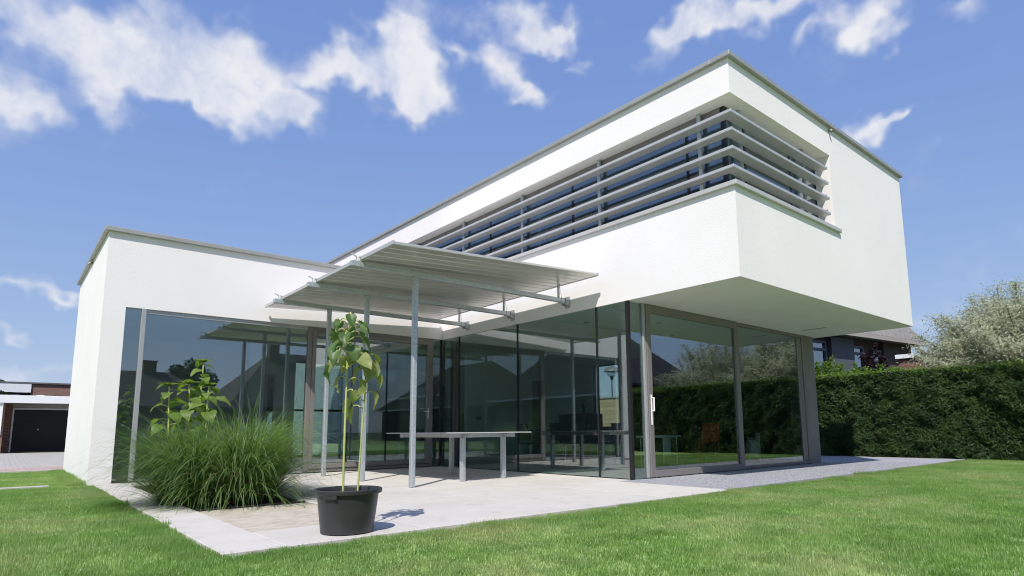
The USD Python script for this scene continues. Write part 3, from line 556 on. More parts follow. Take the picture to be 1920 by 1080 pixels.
# ------------------------------------------------------------------ plants: leaf meshes
def leaf_mesh(L, Wd, fold=.25, droop=.6, wave=.06, seed=0, n=6):
    """heart-shaped leaf: base at origin, axis along +x, face up; folded along the midrib and drooping"""
    r = np.random.default_rng(seed); V, F = [], []
    prof = lambda t: (math.sin(PI*min(1, t*1.02)**.62))**.85*(1-.15*t)
    ang, x, z = .1, 0.0, 0.0
    for i in range(n+1):
        t = i/n; w = Wd/2*prof(min(.999, .03+t*.97)); ang2 = .15 - droop*t*1.5
        if i: x += L/n*math.cos(ang2); z += L/n*math.sin(ang2)
        wa = wave*L*math.sin(i*1.9+r.uniform(0, 6))
        for s in (-1, -.5, 0, .5, 1):
            back = -.10*L*abs(s)*(1-t)*(1 if i < 2 else 0)
            V.append((x+back, s*w, z + fold*abs(s)*w + wa*abs(s)*abs(s)*r.uniform(.4, 1.3)*(1 if s > 0 else -.7)))
    for i in range(n):
        for k in range(4):
            a = i*5+k; F += [(a, a+5, a+6), (a, a+6, a+1)]
    return trimesh.Trimesh(V, F, process=False)
def place(m, p, az, pitch, roll=0):
    m = m.copy(); ca, sa = math.cos(roll), math.sin(roll)
    R = np.array([[1, 0, 0], [0, ca, -sa], [0, sa, ca]]); c, s = math.cos(pitch), math.sin(pitch)
    R = np.array([[c, 0, -s], [0, 1, 0], [s, 0, c]]) @ R; c, s = math.cos(az), math.sin(az)
    R = np.array([[c, -s, 0], [s, c, 0], [0, 0, 1]]) @ R
    m.vertices = m.vertices @ R.T + p
    return m
def sunflower(name, label, base, h, nleaf, seed, lean=(0, 0), lower=.35, tips=True):
    r = np.random.default_rng(seed); t = thing(name, label, 'plant', base, 0)
    pts = [(lean[0]*s*s + .01*math.sin(5*s+seed), lean[1]*s*s + .01*math.cos(4*s+seed), h*s) for s in np.linspace(0, 1, 9)]
    obj('stem', tube(pts, np.linspace(.014, .008, 9), 8), G['stem'], t, smooth=True)
    P = np.array(pts); az = r.uniform(0, 6.28)
    for i in range(nleaf):
        s = lower + (1-lower)*(i/(nleaf-1))**.9; p = np.array([np.interp(s, np.linspace(0, 1, 9), P[:, k]) for k in range(3)])
        az += 2.4 + r.uniform(-.3, .3); top = s > .85
        L = r.uniform(.155, .215)*(1.0 if not top else .75)*(1.12 if s < .6 else 1); pl = r.uniform(.07, .12)*(1 if not top else .4); pit = r.uniform(.1, .5) if s > .55 else r.uniform(-.2, .25)
        d = np.array([math.cos(az)*math.cos(pit), math.sin(az)*math.cos(pit), math.sin(pit)]); q = p + d*pl
        dr_ = .7 if s > .8 else (1.0 if s > .5 else 1.35)
        lf = place(leaf_mesh(L, L*.88, r.uniform(.1, .3), dr_, .05, seed*100+i), q, az, pit*.3 - (.55 if s < .6 else .28), r.uniform(-.45, .45))
        pet = tube([p, p+d*pl*.6+np.array([0, 0, .008]), q], .0042, 5)
        yl = s < .5 and r.random() < .55
        l = obj('leaf', lf, G['leaf_yellow'] if yl else G['leaf_sun'], t, smooth=True, label='yellowing lower leaf' if yl else None)
        obj('petiole', pet, G['stem'], l)
    if tips:
        for k in range(6):
            a = k*1.047+r.uniform(-.2, .2); lf = place(leaf_mesh(.13, .075, .3, .4, .04, seed*100+60+k), P[-1], a, .45)
            obj('leaf', lf, G['leaf_sun'], t, smooth=True)
    return t
sunflower('young_sunflower', 'tallest leafy sunflower stem behind the grass clump', (-5.34, -2.75, TZ-.02), 1.66, 19, 3, (.02, .02), .36)
sunflower('young_sunflower', 'middle sunflower stem with broad flat leaves behind the grass', (-5.47, -2.95, TZ-.02), 1.36, 17, 5, (-.03, .0), .38)
sunflower('young_sunflower', 'leftmost sunflower with yellowing lower leaves behind the grass', (-5.66, -2.95, TZ-.02), 1.33, 16, 8, (-.06, .0), .38)
sunflower('young_sunflower', 'rightmost sunflower beside the tallest one behind the grass', (-5.33, -3.05, TZ-.02), 1.34, 16, 12, (.03, .0), .38)

# ornamental grass clumps
def clump(name, label, base, nb, rad, hgt, seed, lean=(0, 0), Lr=(1.0, 1.75)):
    r = np.random.default_rng(seed); ns = 9
    az = r.uniform(0, 2*PI, nb); rr = rad*np.sqrt(r.uniform(0, 1, nb)); bx, by = rr*np.cos(az)*1.0, rr*np.sin(az)*1.0
    a2 = az + r.normal(0, .55, nb); L = r.uniform(*Lr, nb)*hgt; sk = r.random(nb)**1.6*(rr/rad); th0 = np.clip(r.normal(.17, .12, nb) + 1.05*sk, .02, 1.3); L = L*(1-.25*sk); curl = r.uniform(1.2, 2.7, nb)*(1-.25*sk)
    V = np.zeros((nb, ns+1, 2, 3)); p = np.stack([bx, by, np.zeros(nb)], 1); side = np.stack([-np.sin(a2), np.cos(a2), np.zeros(nb)], 1); wid = r.uniform(.0030, .0068, nb)
    for i in range(ns+1):
        t = i/ns; th = th0 + curl*t**1.7
        w = wid*(1-t**2.2)*.98 + .0004
        V[:, i, 0] = p - side*w[:, None]; V[:, i, 1] = p + side*w[:, None]
        p = p + np.stack([np.sin(th)*np.cos(a2)+lean[0]*t, np.sin(th)*np.sin(a2)+lean[1]*t, np.cos(th)], 1)*(L/ns)[:, None]
        p[:, 2] = np.maximum(p[:, 2], .012)
    idx = np.arange(nb*(ns+1)*2).reshape(nb, ns+1, 2)
    q = np.stack([idx[:, :-1, 0], idx[:, :-1, 1], idx[:, 1:, 1], idx[:, 1:, 0]], -1).reshape(-1, 4)
    F = np.vstack([q[:, [0, 1, 2]], q[:, [0, 2, 3]]])
    t = thing(name, label, 'ornamental grass', base)
    obj('blades', trimesh.Trimesh(V.reshape(-1, 3), F, process=False), G['reed'], t, smooth=True, kind='stuff')
    k = nb//28; V2 = V[:k].copy(); V2[..., 2] *= .6; V2[..., :2] *= 1.02
    q2 = q[:0]; idx = np.arange(k*(ns+1)*2).reshape(k, ns+1, 2); q2 = np.stack([idx[:, :-1, 0], idx[:, :-1, 1], idx[:, 1:, 1], idx[:, 1:, 0]], -1).reshape(-1, 4)
    obj('dry_blades', trimesh.Trimesh(V2.reshape(-1, 3), np.vstack([q2[:, [0, 1, 2]], q2[:, [0, 2, 3]]]), process=False), G['straw'], t, smooth=True, kind='stuff')
    return t
clump('grass_clump', 'large arching ornamental grass clump nearest the sandy strip', (-5.10, -3.85, TZ-.02), 2600, .32, .72, 21, (-.02, -.03), (1.1, 2.15))
clump('grass_clump', 'lower ornamental grass clump drooping to the left beside the window mullion', (-5.60, -3.75, TZ-.02), 1900, .26, .62, 22, (-.15, -.06), (1.1, 2.15))
clump('grass_clump', 'ornamental grass clump at the back of the bed, beside the sunflowers', (-4.92, -2.9, TZ-.02), 1500, .22, .80, 23)

# potted plant
PT = (-5.165, -6.83)
pt = thing('plant_tub', 'round black plastic tub on the front edge of the terrace', 'pot', (PT[0], PT[1], TZ))
obj('body', lathe([(0, .012), (.165, .012), (.18, 0), (.192, .006), (.226, .288), (.247, .288), (.251, .294), (.251, .316), (.244, .322), (.229, .318), (.222, .300), (.205, .13), (.0, .13)], 48), G['pot'], pt, smooth=35)
for a in (2.9, -.35):
    c, s = math.cos(a), math.sin(a); hb = box(.236, .262, -.075, .075, .255, .29, .004); hb.vertices = hb.vertices @ np.array([[c, s, 0], [-s, c, 0], [0, 0, 1]])
a = math.atan2(CAM[1]-PT[1], CAM[0]-PT[0])-.55
hb = box(.218, .245, -.055, .055, .262, .289, .004); c, s = math.cos(a), math.sin(a); hb.vertices = hb.vertices @ np.array([[c, s, 0], [-s, c, 0], [0, 0, 1]])
obj('handle', hb, G['pot'], pt)
hb = hb.copy(); hb.vertices[:, :2] *= -1; obj('handle', hb, G['pot'], pt)
obj('soil', lathe([(0, .262), (.1, .268), (.212, .255), (.198, .14)], 32), G['soil'], pt, smooth=True)
def wilted(label, base, pts, r0, r1, leaves, seed):
    r = np.random.default_rng(seed); t = thing('potted_sunflower', label, 'plant', base)
    P = np.array(pts, float); S = np.linspace(0, 1, len(P)); ss = np.linspace(0, 1, 16)
    Q = np.stack([np.interp(ss, S, P[:, k]) for k in range(3)], 1)
    for _ in range(2): Q[1:-1] = (Q[:-2]+2*Q[1:-1]+Q[2:])/4
    obj('stem', tube(Q, np.linspace(r0, r1, 16), 10), G['stem'], t, smooth=True)
    for i, (z, az, L, dr_, pale, plen) in enumerate(leaves):
        zz = Q[:, 2]; p = np.array([np.interp(z, zz, Q[:, 0]), np.interp(z, zz, Q[:, 1]), z]); d = np.array([math.cos(az), math.sin(az), 0])
        q = p + d*plen*.85 + np.array([0, 0, plen*.30]); q2 = p + d*plen*1.0 + np.array([0, 0, plen*.10])
        lf = place(leaf_mesh(L, L*.78, r.uniform(.2, .6), .5, .13, seed*50+i), q2, az+r.uniform(-.4, .4), -dr_, r.uniform(-.7, .7))
        l = obj('leaf', lf, G['leaf_droop_pale'] if pale else G['leaf_droop'], t, smooth=True, label='pale wilting leaf' if pale else None)
        obj('petiole', tube([p, p+d*plen*.5+np.array([0, 0, plen*.30]), q, q2], .0045, 6), G['stem'], l, smooth=True)
    return t
ri = np.array([RT[0], RT[1]])/np.hypot(RT[0], RT[1]); A0 = math.atan2(ri[1], ri[0])      # direction to picture right
fwd = A0 + PI/2
lv = []
rr = np.random.default_rng(4)
for i in range(21):
    lv.append((1.07+.0175*i, i*2.4+.4, rr.uniform(.12, .185)*(1-.014*i), rr.uniform(.35, 1.15), i < 4, rr.uniform(.05, .12)))
lv += [(1.04, A0+.1, .14, 1.35, True, .13), (1.03, A0+PI+.2, .14, 1.3, False, .12), (.95, A0+PI-.3, .13, 1.4, True, .07), (.93, A0+.5, .15, 1.35, True, .10), (.85, A0-.3, .11, 1.45, True, .06)]
wilted('taller potted sunflower with a bunch of drooping dark leaves', (PT[0]-.055, PT[1]-.03, TZ+.26), [(0, 0, 0), (-.003, 0, .4), (.0, 0, .85), (.004, .01, 1.08), (.0, 0, 1.22)],   .0088, .006,
       [(z-.06, a, L, d, p, pl) for z, a, L, d, p, pl in lv], 31)
lv = [(1.02, A0-.4, .13, .9, True, .05), (1.06, A0+2.2, .12, .7, False, .05), (1.08, A0+.9, .13, .6, True, .04), (.97, A0+PI, .14, 1.0, True, .06), (.91, A0+.2, .14, 1.15, True, .07), (.78, A0+.1, .14, 1.25, True, .06),
      (.72, A0+PI+.2, .15, 1.3, True, .11), (.66, A0+PI-.2, .14, 1.35, True, .10), (1.03, fwd, .13, .8, True, .05), (1.10, fwd+PI, .10, .5, True, .03), (.99, fwd+PI+.4, .15, 1.1, True, .06)]
wilted('shorter potted sunflower with pale wilting leaves on a leaning stem', (PT[0]+.065, PT[1]-.02, TZ+.26), [(0, 0, 0), (.012, -.008, .35), (.022, -.015, .65), (.04, -.03, 1.02)], .0078, .005, lv, 32)

# ------------------------------------------------------------------ hedge and shrubs
def leaf_cloud(P, N, size, seed, aspect=.5, jit=.8):
    """one pointed leaf (2 triangles, slightly folded) at each point of P, facing roughly along N"""
    r = np.random.default_rng(seed); n = len(P); N = N + r.normal(0, jit, (n, 3)); N /= np.linalg.norm(N, axis=1, keepdims=True)
    a = np.cross(N, r.normal(0, 1, (n, 3))); a /= np.linalg.norm(a, axis=1, keepdims=True); b = np.cross(N, a)
    s = size*r.uniform(.6, 1.3, n)[:, None]
    V = np.stack([P - a*s, P + b*s*aspect + N*s*.15, P + a*s, P - b*s*aspect + N*s*.15], 1).reshape(-1, 3)
    i = np.arange(n)*4; F = np.vstack([np.stack([i, i+2, i+1], 1), np.stack([i, i+3, i+2], 1)])
    return trimesh.Trimesh(V, F, process=False)
hd = thing('hedge', 'tall dark green clipped hedge along the right side of the garden', 'hedge')
r = np.random.default_rng(50)
HX0, HX1, HY0, HY1, HT = 9.75, 11.0, -27.0, 2.4, 2.10
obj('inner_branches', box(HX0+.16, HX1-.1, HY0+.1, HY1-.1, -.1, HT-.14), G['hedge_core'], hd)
def hedge_pts(n, face):
    y = r.uniform(HY0, HY1, n)
    if face == 'front':
        near = r.random(n) < .6; y = np.where(near, r.uniform(-12, 2, n), y)
        z = r.uniform(-.06, HT, n); w = meshkit.fbm(np.stack([y*2.6, z*2.8, y*0+3], 1), 4, 3)
        x = HX0 + .20 - w*.44 + np.abs(r.normal(0, .07, n)); N = np.tile([-1.0, -.25, .35], (n, 1))
    else:
        x = r.uniform(HX0-.02, HX1, n); w = meshkit.fbm(np.stack([x*2, y*1.1, x*0+9], 1), 3, 5); z = HT - .09 + w*.14 - np.abs(r.normal(0, .05, n)); N = np.tile([-.2, -.2, 1.0], (n, 1))
    return np.stack([x, y, z], 1), N
P, N = hedge_pts(110000, 'front'); obj('foliage', leaf_cloud(P, N + np.array([0, -.3, 0]), .050, 51, .30), G['leaf_hedge'], hd, kind='stuff')
P, N = hedge_pts(46000, 'top'); P[:, 2] += np.where(r.random(len(P)) < .5, np.abs(r.normal(0, .07, len(P))), 0); obj('top_shoots', leaf_cloud(P, N + [0, 0, .3], .036, 52, .36), G['leaf_young'], hd, kind='stuff')

def shrub(name, label, cat, base, rad, h, nst, nl, leafmat_, size, seed, aspect=.35, arch=.5, tipmat=None, group=None, tipfrac=.35, stemr=.03, zmin=.25):
    """many stems fan out from the base; leaves sit along twigs, so that the outline is loose"""
    r = np.random.default_rng(seed); t = thing(name, label, cat, base, group=group); tubes, P, Pt = [], [], []
    for i in range(nst):
        az = i*2.39996+r.uniform(-.3, .3); q = math.sqrt((i+.5)/nst); R = rad*q*r.uniform(.8, 1.15); hh = h*(1-.42*q**2.2)*r.uniform(.82, 1.1)
        s = np.linspace(0, 1, 7); path = np.stack([math.cos(az)*R*s**1.15, math.sin(az)*R*s**1.15, hh*(s - arch*.22*s**3)], 1); path[1:] += r.normal(0, .03*h/2, (6, 3))*s[1:, None]
        tubes.append(tube(path, np.linspace(stemr, stemr*.2, 7)*r.uniform(.6, 1), 5))
        nt = nl//nst; ss = np.clip(zmin + (1-zmin)*r.random(nt)**.75, 0, 1.0)
        p = np.stack([np.interp(ss, s, path[:, k]) for k in range(3)], 1)
        # twigs
        ta = r.uniform(0, 2*PI, nt); tl = np.minimum(np.abs(r.normal(0, .15*rad + .05, nt)), .30*rad)*(1.15-ss*.75); p = p + np.stack([np.cos(ta)*tl, np.sin(ta)*tl, r.normal(.10, .45, nt)*tl*.7], 1)
        k = (ss > 1-tipfrac*r.uniform(.6, 1.4, nt)); P.append(p[~k]); Pt.append(p[k])
    obj('stems', trimesh.util.concatenate(tubes), G['bark'], t, smooth=True)
    P, Pt = np.vstack(P), np.vstack(Pt); c = np.array([0, 0, h*.3])
    obj('foliage', leaf_cloud(P, (P-c)/np.linalg.norm(P-c, axis=1, keepdims=True) + [0, 0, .4], size, seed+1, aspect), leafmat_, t, kind='stuff')
    if len(Pt): obj('shoot_tips', leaf_cloud(Pt, (Pt-c)/np.linalg.norm(Pt-c, axis=1, keepdims=True) + [0, 0, .4], size, seed+2, aspect), tipmat or leafmat_, t, kind='stuff')
    return t
shrub('willow_shrub', 'pale variegated willow shrub rising above the right end of the hedge', 'shrub', (12.4, -7.95, -.1), 2.75, 4.5, 180, 280000, G['leaf_willow'], .044, 60, .26, .4, G['leaf_pale'], tipfrac=.30)
shrub('willow_shrub', 'pale variegated willow shrub at the right edge, behind the first one', 'shrub', (13.4, -12.0, -.1), 2.6, 4.7, 90, 90000, G['leaf_willow'], .048, 61, .24, .4, G['leaf_pale'], tipfrac=.38)
shrub('purple_shrub', 'dark purple-leaved shrub in front of the neighbouring house', 'shrub', (13.2, -3.95, -.1), .75, 3.3, 40, 12000, G['leaf_purple'], .05, 62, .5, .2, zmin=.5)
for i, (x, y, h, lb) in enumerate([(11.9, -1.9, 2.92, 'light green bush top showing above the hedge, nearest the house corner'), (12.0, -3.0, 2.85, 'light green bush top above the hedge, in front of the slate wall'), (11.9, -4.1, 2.72, 'light green bush top above the hedge, below the purple shrub'), (11.8, -5.2, 2.52, 'lowest light green bush top above the hedge, beside the pale willow')]):
    shrub('garden_bush', lb, 'bush', (x, y, -.1), .95, h, 80, 22000, G['leaf_young'], .04, 70+i, .5, .12, zmin=.6, group='light green bushes behind the hedge')

def tree(label, base, trunk, h, crown, nl, seed, size=.12, group=None, matl='leaf_tree'):
    r = np.random.default_rng(seed); t = thing('tree', label, 'tree', base, group=group)
    tb_ = [tube([(0, 0, 0), (.05, .02, trunk*.5), (0, .05, trunk), (.1, 0, h*.75)], [.16, .13, .11, .03], 8)]; P = []
    cs = []
    for i in range(16):
        d = r.normal(0, 1, 3); d /= np.linalg.norm(d); c = np.array([0, 0, (trunk+h)/2+.3]) + d*np.array([crown, crown, (h-trunk)/2])*r.uniform(.45, .85)
        cs.append((c, r.uniform(.28, .48)*crown)); tb_.append(tube([(0, 0, trunk*r.uniform(.7, 1.1)), (c+np.array([0, 0, trunk]))/2, c], [.06, .04, .015], 5))
    for c, q in cs:
        n = nl//16; v = r.normal(0, 1, (n, 3)); v /= np.linalg.norm(v, axis=1, keepdims=True); P.append(c + v*q*(r.random((n, 1))**.45))
    P = np.vstack(P); c = np.array([0, 0, (trunk+h)/2])
    obj('trunk', trimesh.util.concatenate(tb_), G['bark'], t, smooth=True)
    obj('crown', leaf_cloud(P, (P-c)/np.linalg.norm(P-c, axis=1, keepdims=True)+[0, 0, .3], size, seed+1, .55), G[matl], t, kind='stuff')
    return t
tree('green tree at the left edge beside the far brick house', (-8.2, 27.0, -.1), .9, 3.6, 1.1, 7000, 80, .10)
tree('small treetop showing over the far house roof at the left', (-7.5, 44.0, -.1), 1.5, 4.5, 1.2, 3500, 81, .14)

# ------------------------------------------------------------------ neighbours
# carport at the left
cp = thing('carport', 'low carport with a white fascia and a dark garage door', 'carport')
YC = 22.7
obj('roof', box(-13.0, 4, YC-.1, YC+6, 2.22, 2.37), G['flat_roof'], cp)
obj('fascia', box(-13.05, 4.05, YC-.16, YC-.101, 2.05, 2.38, .006), G['fascia'], cp)
obj('soffit', box(-13.0, 4, YC-.1, YC+6, 2.10, 2.219), G['white'], cp)
obj('post', box(-7.34, -7.20, YC-.08, YC+.06, -.05, 2.10, .006), G['white'], cp); obj('post', box(-3.2, -3.06, YC-.08, YC+.06, -.05, 2.10, .006), G['white'], cp)
obj('side_wall', box(-7.45, -7.13, YC+.6, YC+2.6, -.1, 2.09), G['brick_red'], cp)
obj('front_wall', box(-7.129, -6.86, YC+2.4, YC+2.6, -.1, 2.09), G['brick_red'], cp)
gd = obj('garage_door', box(-6.80, -3.4, YC+2.45, YC+2.5, -.05, 1.85), G['door_dark'], cp)
for s in range(8): obj('door_board', box(-6.79, -3.41, YC+2.435, YC+2.449, -.03+s*.233, .19+s*.233), G['door_dark'], gd)
obj('door_handle', cyl((-5.9, YC+2.43, .95), (-5.9, YC+2.38, .95), .03), G['hinge'], gd)
obj('door_frame', cat_(box(-6.859, -6.801, YC+2.38, YC+2.5, -.05, 1.90), box(-6.80, -3.4, YC+2.38, YC+2.5, 1.851, 1.92)), G['fascia'], cp)
obj('lintel', box(-6.859, -3.4, YC+2.4, YC+2.55, 1.921, 2.09), G['concrete_dark'], cp)
obj('roof_dome', lathe([(.2, 2.37), (.2, 2.42), (.14, 2.48), (0, 2.5)], 16), G['white'], cp, smooth=40)
UsdGeom.Xformable(stage.GetPrimAtPath(str(cp.GetPath())+'/roof_dome')).AddTranslateOp().Set(Gf.Vec3d(-5.95, YC+1.6, 0))
# far brick house at the left
fh = thing('brick_house', 'flat-roofed red brick house with a white fascia behind the carport', 'house')
obj('wall', cat_(box(-6.15, 6, 31, 38, -.1, 3.42)), G['brick_red'], fh)
obj('roof_edge', cat_(box(-14, 6.1, 30.9, 38.1, 3.42, 3.50)), G['flat_roof'], fh)
obj('fascia', box(-14, -6.15, 30.92, 31.4, 2.95, 3.42), G['fascia'], fh)
obj('side_wall', box(-14, -6.15, 31.5, 37.5, -.1, 2.95), G['slate'], fh)
w = obj('window', box(-12, -6.5, 31.42, 31.49, 2.1, 2.9), G['slate'], fh); obj('pane', box(-11.9, -6.6, 31.40, 31.419, 2.2, 2.85), G['glass_far'], w)

def hip_roof(x0, x1, y0, y1, ze, zr, ridge, axis):
    """hipped roof solid over a rectangle with overhang; ridge = its inset at both ends"""
    if axis == 0: rp = [(x0+ridge, (y0+y1)/2, zr), (x1-ridge, (y0+y1)/2, zr)]
    else: rp = [((x0+x1)/2, y0+ridge, zr), ((x0+x1)/2, y1-ridge, zr)]
    return trimesh.convex.convex_hull(np.array([(x, y, z) for x in (x0, x1) for y in (y0, y1) for z in (ze-.12, ze)] + rp))
def house(name, label, x0, x1, y0, y1, hw, hr, ridge, axis, wallm, roofm, chim=None, wins=(), ov=.45, rot=0, loc=(0, 0, 0)):
    t = thing(name, label, 'house', loc, rot)
    obj('wall', box(x0, x1, y0, y1, -.1, hw-.1), wallm, t)
    rf = obj('roof', hip_roof(x0-ov, x1+ov, y0-ov, y1+ov, hw, hr, ridge, axis), roofm, t)
    obj('gutter', cat_(box(x0-ov-.08, x0-ov-.002, y0-ov, y1+ov, hw-.13, hw-.02), box(x1+ov+.002, x1+ov+.08, y0-ov, y1+ov, hw-.13, hw-.02)), G['fascia'], rf)
    if chim: obj('chimney', cat_(box(chim[0]-.35, chim[0]+.35, chim[1]-.3, chim[1]+.3, hw, chim[2]), box(chim[0]-.4, chim[0]+.4, chim[1]-.35, chim[1]+.35, chim[2], chim[2]+.08)), G['brick_brown'], rf)
    for (ax, c, a, b, z0, z1) in wins:
        s = .03
        if ax == 'y': f = obj('window', cat_(box(a, a+.06, c-.05, c+.03, z0, z1), box(b-.06, b, c-.05, c+.03, z0, z1), box(a+.061, b-.061, c-.05, c+.03, z1-.06, z1), box(a+.061, b-.061, c-.05, c+.03, z0, z0+.06), box((a+b)/2-.03, (a+b)/2+.03, c-.045, c+.03, z0+.061, z1-.061)), G['frame'], t); obj('pane', box(a+.06, b-.06, c-.025, c-.003, z0+.06, z1-.06), G['glass_far'], f)
        else:
            f = obj('window', cat_(box(c-.05, c+.03, a, a+.06, z0, z1), box(c-.05, c+.03, b-.06, b, z0, z1), box(c-.05, c+.03, a+.061, b-.061, z1-.06, z1), box(c-.05, c+.03, a+.061, b-.061, z0, z0+.06), box(c-.045, c+.03, a+.061, b-.061, z0+(z1-z0)*.52, z0+(z1-z0)*.52+.08)), mat_blue, t); obj('pane', box(c-.025, c-.003, a+.06, b-.06, z0+.06, z1-.06), G['glass_far'], f)
    return t
mat_blue = mat('blue_grey_frame', (.05, .065, .10), .5)
# right-hand neighbour behind the hedge: slate and brick wall under a grey tiled roof
nb = thing('neighbour_house', 'brick and slate neighbouring house with a steep grey roof behind the hedge', 'house', (23.85, -2.27, 0), 172.45)
obj('brick_wall', cat_(box(.2, 2.55, -4.5, -.5, -.1, 4.38), box(2.551, 12.8, -4.5, -.72, -.1, 4.38)), G['brick_brown'], nb)
obj('slate_wall', box(4.95, 6.55, -.719, -.48, -.1, 4.3), G['slate'], nb)
for (a, b, z0, z1) in ((6.75, 7.95, 2.3, 4.10), (4.02, 4.90, 2.3, 4.06), (2.62, 3.34, 2.3, 4.0)):
    f = obj('window', cat_(box(a, a+.09, -.70, -.58, z0, z1), box(b-.09, b, -.70, -.58, z0, z1), box(a+.091, b-.091, -.70, -.58, z1-.09, z1), box(a+.091, b-.091, -.70, -.58, z0, z0+.09), box(a+.091, b-.091, -.695, -.585, 3.70, 3.80)), mat_blue, nb)
    obj('pane', box(a+.09, b-.09, -.66, -.64, z0+.09, z1-.09), G['glass_far'], f)
rp = np.array([(x, y, z) for x in (0, 13) for y in (0, -5.0) for z in (4.40, 4.50)] + [(.5, -2.5, 8.0), (11.0, -2.5, 8.0)])
obj('roof', trimesh.convex.convex_hull(rp), G['tiles'], nb)
obj('eaves_board', cat_(box(-.03, 13.03, .001, .05, 4.30, 4.46), box(-.05, -.001, -5.0, 0, 4.30, 4.46), box(0, 13, -.5, 0, 4.37, 4.398)), mat('eaves_paint', (.32, .29, .27), .6), nb)
ex = thing('brick_outbuilding', 'low red brick outbuilding with a pale roof edge beside the willow shrub', 'outbuilding')
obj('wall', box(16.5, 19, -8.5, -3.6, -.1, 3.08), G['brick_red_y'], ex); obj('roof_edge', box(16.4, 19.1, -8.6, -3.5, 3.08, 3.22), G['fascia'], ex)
# tan brick building and lantern seen through the room
tn = thing('tan_brick_wall', 'tan brick garden wall seen through the house', 'wall')
obj('body', box(20, 20.3, 9, 17, -.1, 2.55), G['brick_tan'], tn); obj('coping', box(19.95, 20.35, 8.95, 17.05, 2.55, 2.63), G['concrete_dark'], tn)
ln = thing('globe_lantern', 'globe lantern on a post, seen through the rooms above the tan wall', 'lantern', (21.2, 14.05, -.1))
obj('post', cyl((0, 0, 0), (0, 0, 3.85), .05, .035), G['joint'], ln); obj('globe', trimesh.creation.icosphere(2, .32).apply_translation((0, 0, 4.34)), glass('lantern_globe', (.75, .8, .78), .12), ln, smooth=True)
obj('cap', lathe([(.50, 4.36), (.50, 4.39), (.36, 4.60), (.06, 4.72), (0, 4.72)], 20), G['frame'], ln, smooth=40)
obj('collar', cyl((0, 0, 3.85), (0, 0, 4.1), .07, .12), G['joint'], ln)
# houses behind the photographer, mirrored in the glass
house('tiled_house', 'dark tiled house mirrored in the glazing with a short ridge and one chimney', -5.0, 3.4, -37, -30, 2.3, 4.6, 3.2, 0, G['brick_brown'], G['tiles_dark'], (-.4, -33.5, 5.2), [('y', -29.95, -3, -1.4, .9, 2.0), ('y', -29.95, .6, 2.2, .9, 2.0)])
house('tiled_house', 'taller dark tiled house mirrored in the glazing on the right', 4.0, 16.0, -40, -31, 2.4, 6.6, 4.0, 0, G['brick_brown'], G['tiles_dark'], (7.6, -35, 7.4), [('y', -30.95, 6, 8.4, .9, 2.1), ('y', -30.95, 10, 12, .9, 2.1)])
house('tiled_house', 'dark gabled house beyond the hedge on the right, seen in the sliding door', 15.5, 25.0, -33, -21, 3.2, 7.6, 1.0, 0, G['brick_brown'], G['tiles_dark'], None, [('x', 15.47, -26, -24, 1.6, 2.8), ('x', 15.47, -30, -28, 1.6, 2.8)])
house('tiled_house', 'dark tiled house mirrored in the glazing on the far left', -29, -19, -40, -26.5, 2.6, 6.6, 4.0, 1, G['brick_brown'], G['tiles_dark'], None, [('y', -26.45, -27, -25, 1, 2.2)])
house('tiled_house', 'dark steep-roofed house on the left of the garden mirrored in the glazing', -29, -19, -23.0, -9, 2.8, 7.6, 3.2, 1, G['brick_brown'], G['tiles_dark'], None, [('y', -8.95, -25, -23, 1, 2.2)])
tree('green garden tree mirrored in the glazing, left of the houses', (-9, -33, -.1), 1.6, 6, 2.2, 6000, 90, .16, 'garden trees mirrored in the glazing')
tree('green garden tree mirrored in the glazing, between the houses', (3.4, -44, -.1), 1.6, 6.5, 2.4, 6000, 91, .16, 'garden trees mirrored in the glazing')
tree('green tree in the garden behind the wing', (0.5, 16, -.1), 1.2, 4.2, 1.8, 6000, 92, .12)
tree('green tree in the garden behind the house, right of the other', (4.5, 22, -.1), 1.4, 5.2, 2.2, 6000, 93, .13)

# ------------------------------------------------------------------ lawn blades (instanced tufts)
lg = UsdGeom.PointInstancer.Define(stage, '/World/grass'); tag(lg.GetPrim(), 'short green lawn grass', 'grass', None, 'stuff')
protos = []
PS = .40
for k in range(4):
    r = np.random.default_rng(200+k); n = 1250
    x, y = r.uniform(-PS/2, PS/2, n)*1.06, r.uniform(-PS/2, PS/2, n)*1.06; h = r.uniform(.018, .042, n)*(1+.35*(r.random(n) < .08)); a = r.uniform(0, 2*PI, n); ln_ = r.uniform(.1, .75, n); w = r.uniform(.0012, .0024, n)
    d = np.stack([np.cos(a), np.sin(a), 0*a], 1); s = np.stack([-np.sin(a), np.cos(a), 0*a], 1); p0 = np.stack([x, y, 0*x-.004], 1)
    p1 = p0 + d*(h*ln_*.35)[:, None] + np.array([0, 0, 1])*(h*.62)[:, None]; p2 = p0 + d*(h*ln_*1.0)[:, None] + np.array([0, 0, 1])*(h*(1-.3*ln_))[:, None]
    V = np.stack([p0-s*w[:, None], p0+s*w[:, None], p1+s*w[:, None]*.8, p1-s*w[:, None]*.8, p2], 1).reshape(-1, 3); i = np.arange(n)*5
    F = np.vstack([np.stack([i, i+1, i+2], 1), np.stack([i, i+2, i+3], 1), np.stack([i+3, i+2, i+4], 1)])
    gm = usdkit.mesh(stage, f'/World/grass/tuft_{k:03d}' if k else '/World/grass/tuft', trimesh.Trimesh(V, F, process=False), G['grass'], smooth=True)
    protos.append(f'/World/grass/tuft_{k:03d}' if k else '/World/grass/tuft')
pos, idx, quat, scl = [], [], [], []
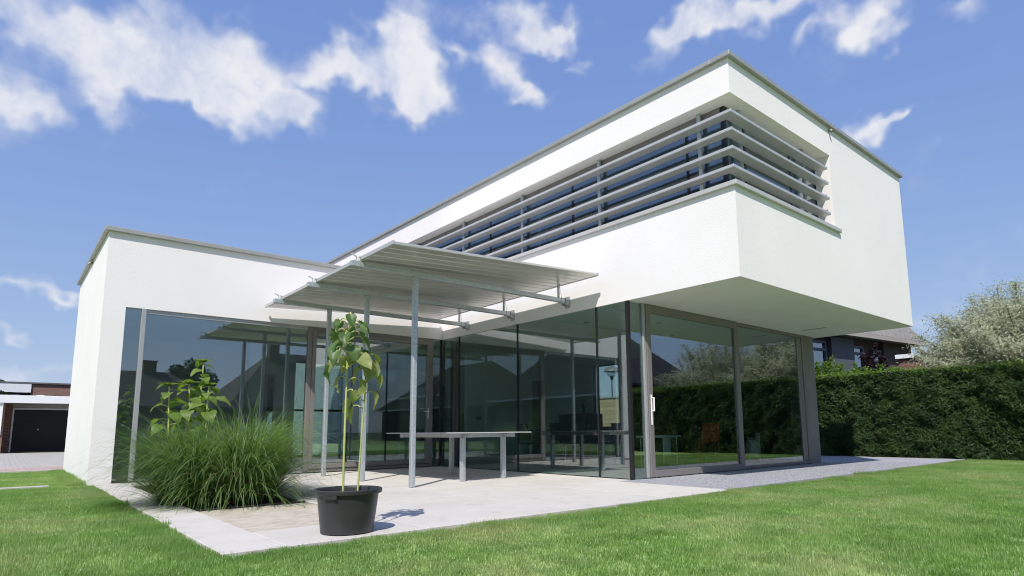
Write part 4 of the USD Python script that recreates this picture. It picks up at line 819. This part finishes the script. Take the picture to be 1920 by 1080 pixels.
def on_lawn(x, y):
    edge = .09*(meshkit.noise(np.array([x*1.7, y*1.7, 3.0]))-.5) + .03*(meshkit.noise(np.array([x*7, y*7, 1.0]))-.5)
    if y < -7.10 + PS*.38*0 - .12 + edge: return True
    return x < -6.10 - .14 + edge and y < 4.9
ss_ = .30
for x in np.arange(-15, 9.75, ss_):
    for y in np.arange(-12.2, 5.0, ss_):
        px, py_ = x + RNG.uniform(-.08, .08), y + RNG.uniform(-.08, .08)
        d = np.array([px, py_, 0])-CAM; dep = d @ FW
        if dep < 1.0 or abs(d @ RT) > dep*1.02+.6: continue
        if not on_lawn(px, py_): continue
        if XL-.15 < px < 0 and -.1 < py_ < 4.75: continue
        if abs(py_-.17) < .16 and px < -6.55: continue
        pos.append((px, py_, -.055)); idx.append(int(RNG.integers(4))); a = RNG.uniform(0, 2*PI); quat.append((math.cos(a/2), 0, 0, math.sin(a/2))); z = .62 + .85*meshkit.fbm(np.array([px*1.6, py_*1.6, 0.0]), 3) ; scl.append((1, 1, z))
# a denser fringe of tufts along the terrace edge
for t in np.arange(-6.1, 9.7, .16): pos.append((t, -7.26 + RNG.uniform(-.05, .05) + .10*(meshkit.noise(np.array([t*1.9, 4.0, 1.0]))-.5), -.055)); idx.append(int(RNG.integers(4))); a = RNG.uniform(0, 6.28); quat.append((math.cos(a/2), 0, 0, math.sin(a/2))); scl.append((.62, .62, RNG.uniform(.8, 1.3)*(1.9 if RNG.random() < .07 else 1)))
for t in np.arange(-7.2, 0, .16): pos.append((-6.24 + RNG.uniform(-.05, .04) + .08*(meshkit.noise(np.array([t*1.9, 9.0, 1.0]))-.5), t, -.055)); idx.append(int(RNG.integers(4))); a = RNG.uniform(0, 6.28); quat.append((math.cos(a/2), 0, 0, math.sin(a/2))); scl.append((.62, .62, RNG.uniform(.8, 1.3)*(1.9 if RNG.random() < .07 else 1)))
for t in np.arange(0.1, 4.7, .2): pos.append((-6.27, t, -.055)); idx.append(int(RNG.integers(4))); a = RNG.uniform(0, 6.28); quat.append((math.cos(a/2), 0, 0, math.sin(a/2))); scl.append((.6, .6, RNG.uniform(1.6, 3.2)))
lg.CreatePrototypesRel().SetTargets([Sdf.Path(p) for p in protos])
lg.CreatePositionsAttr(Vt.Vec3fArray.FromNumpy(np.array(pos, np.float32))); lg.CreateProtoIndicesAttr(Vt.IntArray.FromNumpy(np.array(idx, np.int32)))
lg.CreateOrientationsAttr(Vt.QuathArray([Gf.Quath(float(q[0]), float(q[1]), float(q[2]), float(q[3])) for q in quat])); lg.CreateScalesAttr(Vt.Vec3fArray.FromNumpy(np.array(scl, np.float32)))
